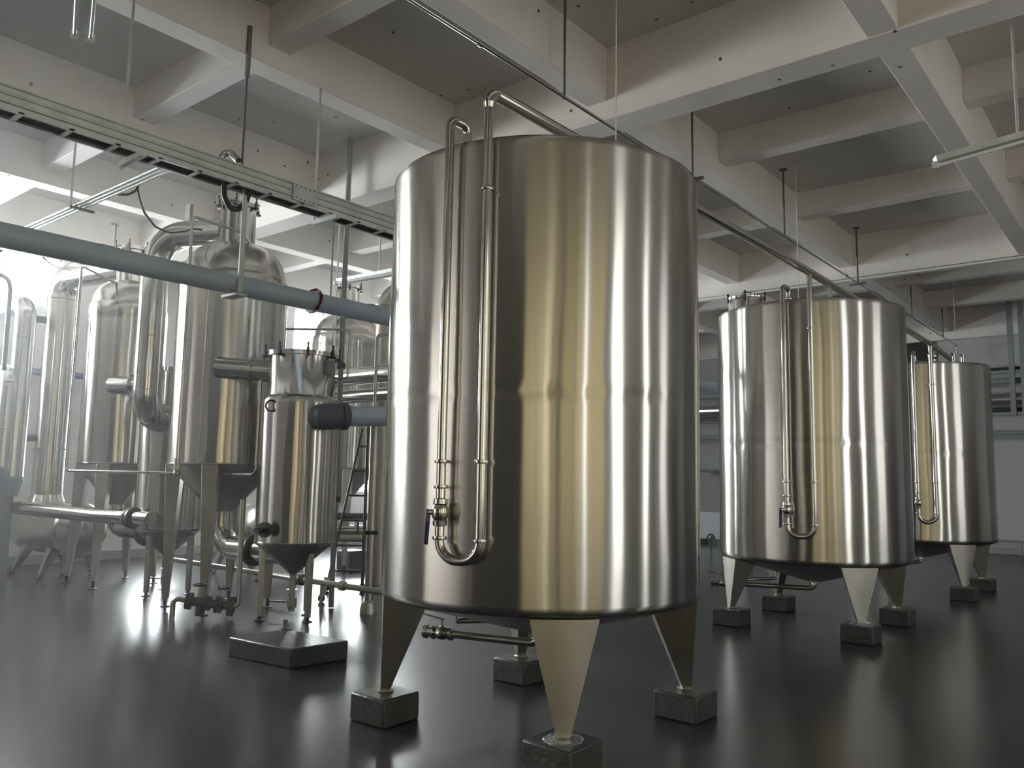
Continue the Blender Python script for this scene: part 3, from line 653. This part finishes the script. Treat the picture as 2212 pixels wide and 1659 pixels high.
def v2_parts(T, o):
    cx, cy = CV2
    d = V(0.0, -1, 0); view = V(7.15, -5.22, 0).normalized()
    side = V(view.y, -view.x, 0)       # to the left seen from the camera is -side...
    # stub with hand wheel near the bottom left and loop handle near the top left
    a = view*0.36 - V(0.59, 0.81, 0)*0.25
    p = V(cx, cy, 0.93)+a
    mb = MB(o); mb.tube([V(cx, cy, 0.93)+a*0.8, V(cx, cy, 0.93)+a*1.22], 0.05, 16); flange(mb, V(cx, cy, 0.93)+a*1.15, a, 0.075, 0.018); mb.tube([V(cx, cy, 0.93)+a*1.22, V(cx, cy, 0.93)+a*1.45], 0.03, 12)
    mb.build('sample_valve', M_DKSTEEL, T)
    p = V(cx, cy, 2.16)+(view*0.29-V(0.59, 0.81, 0)*0.27).normalized()*0.42
    mb = MB(o); mb.torus(p, (view.x, view.y, 0), 0.055, 0.011, 20); mb.tube([p+V(0, 0, 0.05), V(cx, cy, 2.21)+(p-V(cx, cy, p.z))*0.9], 0.012, 8); mb.build('lifting_ring', M_DKSTEEL, T)
    q = V(cx, cy, 0)+(view*0.22+V(0.59, 0.81, 0)*0.26)
    mb = MB(o); mb.tube(fillet([q+V(0, 0, 2.55), q+V(0.02, 0.03, 2.48), q+V(0.12, 0.16, 2.48), q+V(0.12, 0.16, 3.0), q+V(-0.42, -0.25, 3.0)], 0.04), 0.013, 10); mb.build('vent_tube', M_MIRROR, T)
    mb = MB(o); mb.box(q+V(-0.045, -0.045, 2.52), q+V(0.045, 0.045, 2.66)); mb.build('pressure_relief', M_GREYSTEEL, T)
heater(CV2, 'small lidded heater column with pointed cone, left of the nearest tank', [(-7.29, 4.94), (-6.89, 5.23), (-7.23, 5.47)], v2_parts)
heater(CH1, 'lidded heater column behind the long vapour bend', [(-9.60, 4.93), (-10.02, 5.36), (-9.42, 5.36)])
# grey plastic branch into the small heater column
BO = V(-6.9, 5.0, 2.08); view2 = V(7.15, -5.22, 0).normalized()
BP = thing('pvc_branch', BO, 'grey plastic branch pipe with dark coupling plugged into the small heater column', 'pipe')
p0 = at(700, 900, 8.42); p1 = at(742, 899, 8.42); p2 = at(845, 899, 8.7)
MB(BO).tube([p0+(V(CV2[0], CV2[1], p0.z)-p0)*0.35, p0, p1], [0.125, 0.135, 0.135], 28).build('coupling', M_PVC_D, BP)
MB(BO).lathe([(0.135, -0.03), (0.142, -0.025), (0.142, 0.02), (0.11, 0.03)], p1, 28, (p2-p1)).build('socket_rim', M_PVC_D, BP)
MB(BO).tube([p1-(p2-p1).normalized()*0.02, p2, p2+(p2-p1)*2.0], 0.105, 28).build('pipe_run', M_PVC, BP)
# left end column pipe on the lying tank
T = thing('vapour_tower', (CH0[0], CH0[1], 0), 'tall slim stainless column standing on the lying tank at far left', 'column'); o = T.location
MB(o).lathe([(0.20, 1.0), (0.20, 3.98)], (CH0[0], CH0[1], 0), 40).build('shell', M_SHELL, T)
for z in (3.94, 1.76): MB(o).lathe([(0.2, -0.012), (0.225, -0.01), (0.225, 0.01), (0.2, 0.012)], (CH0[0], CH0[1], z), 36).build('flange', M_MIRROR, T)
MB(o).lathe([(0.205, 1.12), (0.24, 1.02), (0.34, 0.96)], (CH0[0], CH0[1], 0), 40).build('saddle', M_SHELL, T)
s_ = V(CH0[0], CH0[1], 0); v_ = V(12.5, -4.87, 0).normalized(); l_ = V(-0.36, -0.93, 0)
for z, L in ((3.62, 0.34), (1.92, 0.30)):
    MB(o).tube([s_+l_*0.12+V(0, 0, z), s_+l_*(0.12+L)+V(0, 0, z)], 0.055, 16).build('side_stub', M_DKSTEEL, T)
T = thing('horizontal_tank', (-12.4, 5.0, 0), 'lying stainless tank with dished ends on splayed legs at far left', 'tank'); o = T.location
Rh = 0.37; zc = 0.66
prof = [(0, -1.0), (Rh*0.5, -0.95), (Rh*0.85, -0.86), (Rh, -0.74)] + [(Rh, -0.74+1.48*k/8) for k in range(1, 9)] + [(Rh*0.85, 0.86), (Rh*0.5, 0.95), (0, 1.0)]
MB(o).lathe(prof, (-12.4, 5.0, zc), 48, (1, 0, 0)).build('shell', M_SHELL, T, sharp=50)
for (x, y) in ((-12.85, 4.62), (-12.0, 4.66), (-12.0, 5.36), (-12.85, 5.36)):
    sy = -1 if y < 5 else 1
    taper_leg(T, o, (x+0.12 if x < -12.4 else x+0.08, 5.0+sy*0.20, 0.42), (x, y, 0), 0.075, 0.03)
MB(o).tube([(-12.1, 5.0, 0.32), (-12.1, 5.0, 0.06), (-11.75, 5.0, 0.06)], 0.03, 12).build('drain', M_LEG, T)
# thick bright cross pipe
pts = [at(20, 1096, 12.7), at(45, 1097, 12.5), at(205, 1114, 11.2), at(288, 1119, 10.65)]
T = thing('cross_pipe', pts[2], 'bright stainless pipe lying level from the lying tank to the rear heater', 'pipe'); o = T.location
MB(o).tube(fillet(pts+[pts[3]+(pts[3]-pts[2]).normalized()*0.3], 0.5), 0.085, 22).build('pipe_run', M_MIRROR, T)
for q_, r_ in ((pts[3], 0.125), (pts[3]-(pts[3]-pts[2])*0.12, 0.11)):
    mb = MB(o); flange(mb, q_, pts[3]-pts[2], r_, 0.02); mb.build('flange', M_IRON, T)

# CIP lines in front of the vessels
def pipeline(name, pts, r, material, label, cat='pipe', fr=0.05, group=None, n=12):
    return solo(name, MB(pts[0]).tube(fillet(pts, fr), r, n), material, label, cat, group)
cp = [at(560, 545, 9.4), at(556, 524, 9.35), at(452, 505, 9.1), at(414, 505, 9.1), at(362, 1038, 9.1), ]
CP = thing('rinse_line', cp[3], 'thin stainless rinse line dropping down the left side of the large vessel', 'pipe'); o = CP.location
x_, y_ = cp[3].x, cp[3].y
MB(o).tube(fillet([V(CV1[0]+0.26, CV1[1]+0.05, 4.05), V(CV1[0]+0.26, CV1[1]-0.1, 4.19), V(x_, y_, 4.19), V(x_, y_, 1.47)], 0.05), 0.017, 12).build('pipe_run', M_MIRROR, CP)
mb = MB(o); mb.tube([(x_, y_, 1.62), (x_, y_, 1.50)], 0.03, 12); mb.tube([V(x_, y_, 1.55), V(x_-0.07, y_-0.05, 1.55)], 0.009, 8); mb.ball((x_, y_, 1.465), 0.035); mb.build('valve', M_LEG, CP)
za = 1.465
pA, pB = atz(140, 1032, za) if False else at(141, 1034, 11.05), at(552, 1032, 9.0)
pA = V(pA.x, pA.y, za+0.0); pB = V(pB.x, pB.y, za)
T = thing('rinse_line', pA, 'thin level rinse line crossing below the two front vessel shells, turned up at both ends', 'pipe'); o = T.location
MB(o).tube(fillet([pA+V(0, 0, 2.25), pA, pB, pB+V(0, 0, 1.75)], 0.06), 0.017, 12).build('pipe_run', M_MIRROR, T)
pC = at(180, 585, 11.3); MB(o).tube(fillet([pA+V(0, 0, 2.2), V(pA.x, pA.y, pC.z), V(CV0[0]+0.1, CV0[1]-0.15, pC.z)], 0.05), 0.015, 10).build('upper_branch', M_MIRROR, T)

# ------------------------------------------------------------------ valve manifold by the large vessel
mo = at(430, 1300, 9.0); T = thing('valve_manifold', V(mo.x, mo.y, 0), 'low valve manifold with two handwheels standing in front of the large vessel', 'valve'); o = T.location
a = at(372, 1325, 9.05); a.z = 0.0
b = at(372, 1292, 9.05); c = at(425, 1300, 9.0); d = at(490, 1308, 8.95); e = at(513, 1312, 8.95); f = at(530, 1078, 8.95)
f = V(e.x, e.y, f.z)
MB(o).tube(fillet([a, V(a.x, a.y, b.z), c], 0.05), 0.026, 14).build('outlet_pipe', M_LEG, T)
mb = MB(o); dd = (d-c).normalized()
mb.tube([c-dd*0.10, d+dd*0.02], 0.045, 18)
for t, r in ((-0.09, 0.085), (-0.06, 0.085), (0.10, 0.07), (0.13, 0.07)):
    fb = MB(o); flange(fb, c+dd*t, dd, r, 0.013); fb.build('flange', M_IRON, T)
mb.tube([c+dd*0.02, V(c.x+dd.x*0.02, c.y+dd.y*0.02, 0.04)], 0.03, 12)
vb_ = mb.build('valve_body', M_IRON, T)
for t, r in ((-0.10, 0.085), (-0.06, 0.085), (0.03, 0.10), (0.06, 0.10)):
    fb = MB(o); flange(fb, d+dd*t, dd, r, 0.014); fb.build('flange', M_IRON, T)
for q in (c+dd*0.02, d-dd*0.04):
    W = MB(o).tube([q, q+V(0, 0, 0.17)], 0.014, 10).build('valve_stem', M_LEG, T)
    mb = MB(o); mb.torus(q+V(0, 0, 0.17), (0, 0, 1), 0.065, 0.009, 24)
    for k in range(4):
        a2 = k*math.pi/2; mb.tube([q+V(0, 0, 0.17), q+V(0.065*math.cos(a2), 0.065*math.sin(a2), 0.17)], 0.006, 6)
    mb.build('handwheel', M_BLACK, W)
MB(o).tube(fillet([d+dd*0.05, e, f], 0.06), 0.028, 14).build('riser', M_LEG, T)
# low floor pipe
zl = 0.30
T = thing('floor_pipe', (-8.2, 5.78, 0), 'low stainless pipe running just above the floor behind the small heater legs', 'pipe'); o = T.location
MB(o).tube([(-10.6, 5.75, zl), (-6.0, 5.75, zl)], 0.032, 14).build('pipe_run', M_LEG, T)
MB(o).ball((-10.62, 5.75, zl), 0.06).build('end_cap', M_LEG, T)
MB(o).lathe([(0.03, -0.07), (0.065, -0.06), (0.065, 0.06), (0.03, 0.07)], (-7.75, 5.75, zl), 16, (1, 0, 0)).build('pipe_fitting', M_IRON, T)
MB(o).lathe([(0.032, -0.04), (0.05, -0.03), (0.05, 0.03), (0.032, 0.04)], (-7.0, 5.75, zl), 16, (1, 0, 0)).build('pipe_fitting', M_LEG, T)
for x in (-9.6, -7.35, -6.3): MB(o).tube([(x, 5.75, 0), (x, 5.75, zl)], 0.018, 10).build('pipe_support', M_LEG, T)

# ------------------------------------------------------------------ concrete pedestal
T = thing('concrete_pedestal', (-5.72, 4.15, 0), 'low wide grey concrete pedestal left of the nearest tank', 'pedestal'); o = T.location
q0 = [(-6.11, 3.86), (-5.35, 3.92), (-5.30, 4.44), (-6.07, 4.38)]
MB(o).hexa([(x, y, 0) for x, y in q0]+[(x, y, 0.15) for x, y in q0]).build('block', M_PLINTH, T, bevel=0.012)
MB(o).tube([(-6.05, 4.36, 0.14), (-6.05, 4.36, 0.235)], 0.022, 14).build('pipe_stub', M_GREYSTEEL, T)
MB(o).lathe([(0.05, 0.15), (0.045, 0.158), (0, 0.158)], (-6.05, 4.36, 0), 16).build('stub_flange', M_DKSTEEL, T)

# ------------------------------------------------------------------ ducts at the far left edge
def big_duct(pts, r, label, fr, rings, cat='duct'):
    T = thing('jacketed_duct', pts[-1], label, cat, 'pale jacketed ducts'); o = T.location
    MB(o).tube(fillet(pts, fr, 10), r, 28).build('duct_run', M_DUCT, T)
    for p in rings: MB(o).torus(p, (0, 0, 1), r, 0.005, 28).build('joint_band', M_DUCT, T)
    return T
g1 = at(55, 700, 12.55); gl = at(5, 655, 12.9)
ztop = at(58, 652, 12.55).z
T = big_duct([V(g1.x-1.2, g1.y, ztop-0.02), V(g1.x, g1.y, ztop), V(g1.x, g1.y, 1.32)], 0.125, 'tall pale jacketed duct with a bend on top at the left edge', 0.25, [V(g1.x, g1.y, z) for z in (3.2, 2.4, 1.7)])
MB(T.location).lathe([(0.13, 1.38), (0.14, 1.30), (0.08, 1.12)], (g1.x, g1.y, 0), 24).build('reducer', M_GREYSTEEL, T)
g2 = at(14, 900, 12.45); z2 = at(14, 800, 12.45).z
big_duct([V(g2.x-0.9, g2.y, z2), V(g2.x, g2.y, z2), V(g2.x, g2.y, 1.45), V(g1.x-0.1, g1.y-0.05, 1.2)], 0.10, 'smaller pale jacketed duct below the bend at the left edge', 0.22, [V(g2.x, g2.y, z) for z in (2.6, 2.0)])
p = at(6, 1100, 12.6)
T = thing('support_post', (p.x, p.y, 0), 'square grey steel post under the ducts at the left edge', 'post'); o = T.location
MB(o).box((p.x-0.085, p.y-0.085, 0.01), (p.x+0.085, p.y+0.085, 1.25)).build('post', M_GREYSTEEL, T)
MB(o).box((p.x-0.15, p.y-0.15, 0), (p.x+0.15, p.y+0.15, 0.012)).build('base_plate', M_GREYSTEEL, T)
pts = [at(-6, 592, 12.2), at(18, 600, 12.2), at(22, 625, 12.2), at(8, 800, 12.2)]
pipeline('bent_tube', pts, 0.028, M_GREYSTEEL, 'thin grey bent tube against the bright window at the left edge', fr=0.12)
solo('long_pipe', MB((-13.7, 5, 2.9)).tube([(-13.72, -2, 2.98), (-13.72, 9.5, 2.98)], 0.05, 14), M_BLUEBAND, 'blue pipe along the window wall behind the pale duct', 'pipe')

# ------------------------------------------------------------------ rear row behind the small heater
zr = 2.66
T = thing('rear_duct', (-7, 6.7, zr), 'thick polished duct lying level between the small heater and the nearest tank', 'duct', 'level rear ducts'); o = T.location
MB(o).tube([(-8.9, 6.7, 2.72), (-4.4, 6.7, 2.72)], 0.115, 28).build('duct_run', M_MIRROR, T)
for x in (-7.55, -6.4): MB(o).torus((x, 6.7, 2.72), (1, 0, 0), 0.115, 0.005, 28).build('joint_band', M_MIRROR, T)
for x in (-8.6, -4.7):
    MB(o).tube([(x, 6.77, 2.40), (x, 6.77, ZC)], 0.012, 8).build('hanger_rod', M_GALV, T); MB(o).bar((x, 6.6, 2.40), (x, 6.97, 2.40), 0.03, 0.02).build('cross_channel', M_GALV, T)
T = thing('rear_duct', (-7, 6.8, 2.5), 'lower polished duct directly below the thick level one', 'duct', 'level rear ducts'); o = T.location
MB(o).tube([(-8.9, 6.85, 2.49), (-4.4, 6.85, 2.49)], 0.088, 24).build('duct_run', M_MIRROR, T)
# riser with bend at the edge of the nearest tank
q = at(836, 700, 11.5); zt = at(836, 628, 11.5).z
T = thing('vapour_riser', (q.x, q.y, 0), 'dull steel vapour bend half hidden behind the left edge of the nearest tank', 'pipe'); o = T.location
e = V(0.77, 0.63, 0)
MB(o).tube(fillet([V(q.x, q.y, 0.0), V(q.x, q.y, zt), V(q.x, q.y, zt)+e*1.2], 0.3, 10), 0.16, 28).build('pipe_run', M_LEG, T)
mb = MB(o); flange(mb, V(q.x, q.y, at(836, 662, 11.5).z), (0, 0, 1), 0.19, 0.014); mb.build('flange', M_LEG, T)
pts = [at(745, 671, 10.9), at(798, 658, 10.6), at(845, 672, 11.4)]
pipeline('handrail_tube', pts, 0.022, M_GREYSTEEL, 'bent steel tube rail showing above the grey pipe beside the nearest tank', fr=0.06)
a = at(815, 725, 9.6); b = at(850, 722, 9.9)
pipeline('rinse_line', [V(a.x, a.y, 0.0), a, b], 0.02, M_LEG, 'vertical rinse line with top bend just left of the nearest tank', fr=0.06)
a = at(742, 660, 9.5)
T = thing('vertical_conduit', (a.x, a.y, 0), 'straight grey vertical pipe rising from behind the small heater to the tray', 'pipe'); o = T.location
MB(o).tube([V(a.x, a.y, 0.01), V(a.x, a.y, ZC)], 0.03, 16).build('pipe_run', M_GREYSTEEL, T)
for z in (1.2, 2.72): MB(o).lathe([(0.03, -0.03), (0.05, -0.03), (0.05, 0.03), (0.03, 0.03)], (a.x, a.y, z), 14).build('pipe_clip', M_DKSTEEL, T)
# more rear pipework and pumps seen through the legs
a, b = at(735, 1117, 11.8), at(820, 1117, 11.6)
for i, (y, r, D, m_, lab) in enumerate(((1115, 0.05, 12.0, M_DKSTEEL, 'upper dark pipe behind the ladder'), (1145, 0.07, 12.3, M_MIRROR, 'polished pipe behind the ladder, between two others'), (1163, 0.05, 12.0, M_LEG, 'lowest pipe behind the ladder'))):
    a, b = at(722, y, D), at(800, y, D); b = V(b.x, b.y, a.z); T = thing('rear_pipe', V(b.x, b.y, 0), lab, 'pipe', 'pipes behind the ladder'); o = T.location
    MB(o).tube([a-(b-a)*0.3, b+(b-a)*0.4], r, 18).build('pipe_run', m_, T)
    q = b+(b-a)*0.3; MB(o).tube([V(q.x, q.y, 0), q], 0.02, 10).build('pipe_support', M_LEG, T)
a = at(770, 1143, 12.28); mb = MB(a); mb.lathe([(0.07, -0.015), (0.15, -0.015), (0.15, 0.015), (0.07, 0.015)], a, 28, (0.53, 0.85, 0)); solo('round_flange', mb, M_DKSTEEL, 'dark round flange ring seen behind the ladder rungs', 'flange')
a = at(760, 1199, 13.2); a.z = 0
solo('crate', MB(a).box(a+V(-0.17, -0.17, 0), a+V(0.17, 0.17, 0.30)), M_BLACK, 'small black bin on the floor behind the ladder', 'bin', bevel=0.02)
for (px, py, D, lab) in ((500, 1115, 12.6, 'dished rear tank showing between the large vessel and small heater'),):
    p = at(px+55, py, D); T = thing('rear_tank', (p.x, p.y, 0), lab, 'tank'); o = T.location
    MB(o).lathe([(0, -0.9), (0.22, -0.84), (0.33, -0.70), (0.33, 0.70), (0.22, 0.84), (0, 0.9)], (p.x, p.y, 0.70), 40, (1, 0, 0)).build('shell', M_SHELL, T, sharp=60)
    for sx in (-0.5, 0.5):
        for sy in (-0.2, 0.2): taper_leg(T, o, (p.x+sx, p.y+sy*0.8, 0.46), (p.x+sx*1.1, p.y+sy*1.6, 0), 0.06, 0.03)
# ------------------------------------------------------------------ rolling ladder
la = at(708, 1255, 10.6); la = V(la.x, la.y, 0)
A = atz(707, 1256, 0.12); Dl = math.hypot(A.x, A.y)
top = at(783, 925, Dl); ltop = V(top.x, top.y, top.z)
base_r = at(799, 1290, Dl-0.3); base_r.z = 0.12
rtop = at(796, 900, Dl-0.05)
T = thing('step_ladder', V(A.x, A.y, 0), 'dark steel rolling step ladder beside the nearest tank', 'ladder'); o = T.location
MB(o).tube([V(A.x, A.y, 0.08), ltop], 0.016, 10).build('side_rail', M_DKSTEEL, T)
rb = V(rtop.x, rtop.y, 0.08)
MB(o).tube([rb, rtop], 0.02, 10).build('side_rail', M_DKSTEEL, T)
for k in range(6):
    t = (k+0.55)/6.3
    p = V(A.x, A.y, 0.08)+(ltop-V(A.x, A.y, 0.08))*t; q = rb+(rtop-rb)*((p.z-0.08)/(rtop.z-0.08))
    MB(o).tube([p, q], 0.014, 10).build('rung', M_DKSTEEL, T)
for p in (V(A.x, A.y, 0), V(rb.x, rb.y, 0)):
    w = MB(o); w.lathe([(0, -0.022), (0.045, -0.02), (0.05, 0), (0.045, 0.02), (0, 0.022)], (p.x, p.y, 0.05), 18, (1, 0.3, 0)); w.build('caster_wheel', M_BLACK, T)
q = at(690, 1262, Dl); pw = at(694, 1303, 9.95)
T = thing('pipe_stand', V(pw.x, pw.y, 0), 'short steel stand on a black caster below the floor pipe', 'stand'); o = T.location
MB(o).bar((pw.x, pw.y, 0.05), (pw.x+0.02, pw.y+0.05, 0.28), 0.05, 0.05).build('leg', M_LEG, T)
MB(o).lathe([(0, -0.02), (0.045, -0.018), (0.045, 0.018), (0, 0.02)], (pw.x, pw.y, 0.046), 16, (1, 0.2, 0)).build('wheel', M_BLACK, T)
p = at(796, 1300, 9.1); T = thing('steel_post', V(p.x, p.y, 0), 'stainless vertical post with clamp hugging the left side of the nearest tank', 'post'); o = T.location
MB(o).tube([V(p.x, p.y, 0.01), V(p.x, p.y, 2.1)], 0.045, 18).build('post', M_LEG, T)
MB(o).lathe([(0.045, 0.88), (0.075, 0.88), (0.075, 0.84), (0.045, 0.84)], (p.x, p.y, 0), 18).build('collar', M_BLACK, T)
MB(o).lathe([(0.09, 0.0), (0.09, 0.05), (0.07, 0.12), (0.045, 0.14)], (p.x, p.y, 0), 18).build('foot', M_LEG, T)

# ------------------------------------------------------------------ far wall pipe rack
T = thing('pipe_rack', (-2.56, 20.1, 2.4), 'grey twin post pipe rack hanging near the far wall at the right edge', 'rack'); o = T.location
for x in (-2.66, -2.45): MB(o).box((x-0.05, 20.05, 2.95), (x+0.05, 20.15, ZC)).build('post', M_GREYSTEEL, T)
MB(o).bar((-3.2, 20.1, 3.0), (-1.9, 20.1, 3.0), 0.06, 0.06).build('cross_arm', M_GREYSTEEL, T)
MB(o).bar((-3.2, 20.1, 3.9), (-1.9, 20.1, 3.9), 0.06, 0.06).build('cross_arm', M_GREYSTEEL, T)
G = 'level pipes along the far wall'
for (z, r, m_, lab) in ((3.975, 0.045, M_DKSTEEL, 'topmost dark pipe along the far wall'), (3.72, 0.065, M_GREYSTEEL, 'grey pipe second from the top along the far wall'),
                     (3.32, 0.14, M_DUCT, 'thick pale pipe along the far wall'), (3.09, 0.045, M_DKSTEEL, 'thin dark pipe just under the thick one on the far wall'), (2.60, 0.05, M_GREYSTEEL, 'lowest of the upper grey pipes along the far wall')):
    solo('long_pipe', MB((-6, 20.25, z)).tube([(-12.5, 20.25+0.0*r, z), (1.0, 20.25, z)], r, 18), m_, lab, 'pipe', G)
T = thing('low_rail', (-2, 20.45, 0), 'low pipe rail running along the foot of the far wall', 'rail'); o = T.location
MB(o).tube([(-8, 20.45, 0.30), (2, 20.45, 0.30)], 0.022, 12).build('rail', M_GREYSTEEL, T)
for k in range(8): MB(o).tube([(-7.5+k*1.2, 20.45, 0), (-7.5+k*1.2, 20.45, 0.30)], 0.016, 8).build('upright', M_GREYSTEEL, T)
struct(MB((-4.6, 20.66, 4.45)).box((-4.95, 20.62, 4.10), (-4.28, 20.70, 4.80)).build('trim_%d' % (ti+2), M_BLACK))
T = thing('cabinet', (-9.66, 20.4, 1.9), 'dark cabinet fixed to the far wall between two storage tanks', 'cabinet'); o = T.location
MB(o).box((-9.9, 20.2, 1.75), (-9.3, 20.7, 2.15)).build('cabinet_body', M_GREYSTEEL, T); MB(o).box((-9.92, 20.15, 1.68), (-9.28, 20.7, 1.75)).build('shelf', M_DKSTEEL, T)
T = thing('equipment_box', (-8.6, 18.0, 0), 'grey equipment box on the floor seen between two storage tanks', 'box'); o = T.location
MB(o).box((-8.95, 17.7, 0.12), (-8.2, 18.3, 0.75)).build('casing', M_GREYSTEEL, T, bevel=0.02)
for sx in (-8.85, -8.3): MB(o).box((sx-0.04, 17.75, 0), (sx+0.04, 18.25, 0.12)).build('foot', M_DKSTEEL, T)
a = at(1535, 1161, 17.5); mb = MB(a); mb.torus(a, (0.3, -0.95, 0), 0.06, 0.02, 18); mb.tube([a, a+V(0.09, 0.03, 0)], 0.02, 10); mb.tube([V(a.x, a.y, 0.0), a], 0.015, 8)
solo('handwheel_valve', mb, M_BLACK, 'small black handwheel valve in the gap between two storage tanks', 'valve')
solo('beam_conduit', MB((-4, 13.36, 4.72)).tube([(-9.5, 13.37, 4.73), (3, 13.37, 4.73)], 0.018, 10), M_WHITE, 'thin pale conduit fixed along the lower edge of the far cross beam', 'conduit')

# ------------------------------------------------------------------ thin haze volume added to imitate glare from the windows
hz = bpy.data.materials.new('glare_haze'); hz.use_nodes = True; hn = hz.node_tree; hn.nodes.clear()
ho = hn.nodes.new('ShaderNodeOutputMaterial'); hv = hn.nodes.new('ShaderNodeVolumeScatter')
hv.inputs['Color'].default_value = (0.97, 0.98, 1.0, 1); hv.inputs['Density'].default_value = 0.016; hv.inputs['Anisotropy'].default_value = 0.5
hn.links.new(hv.outputs[0], ho.inputs['Volume'])
hb = MB((XL+0.2, 0, 0)).box((XL-0.02, YB+0.1, 0.02), (-5.0, 14.5, ZC-0.01)).build('haze', hz)
hb['kind'] = 'stuff'; hb['label'] = 'thin haze added for window glare on the window side of the hall'; hb['category'] = 'haze'
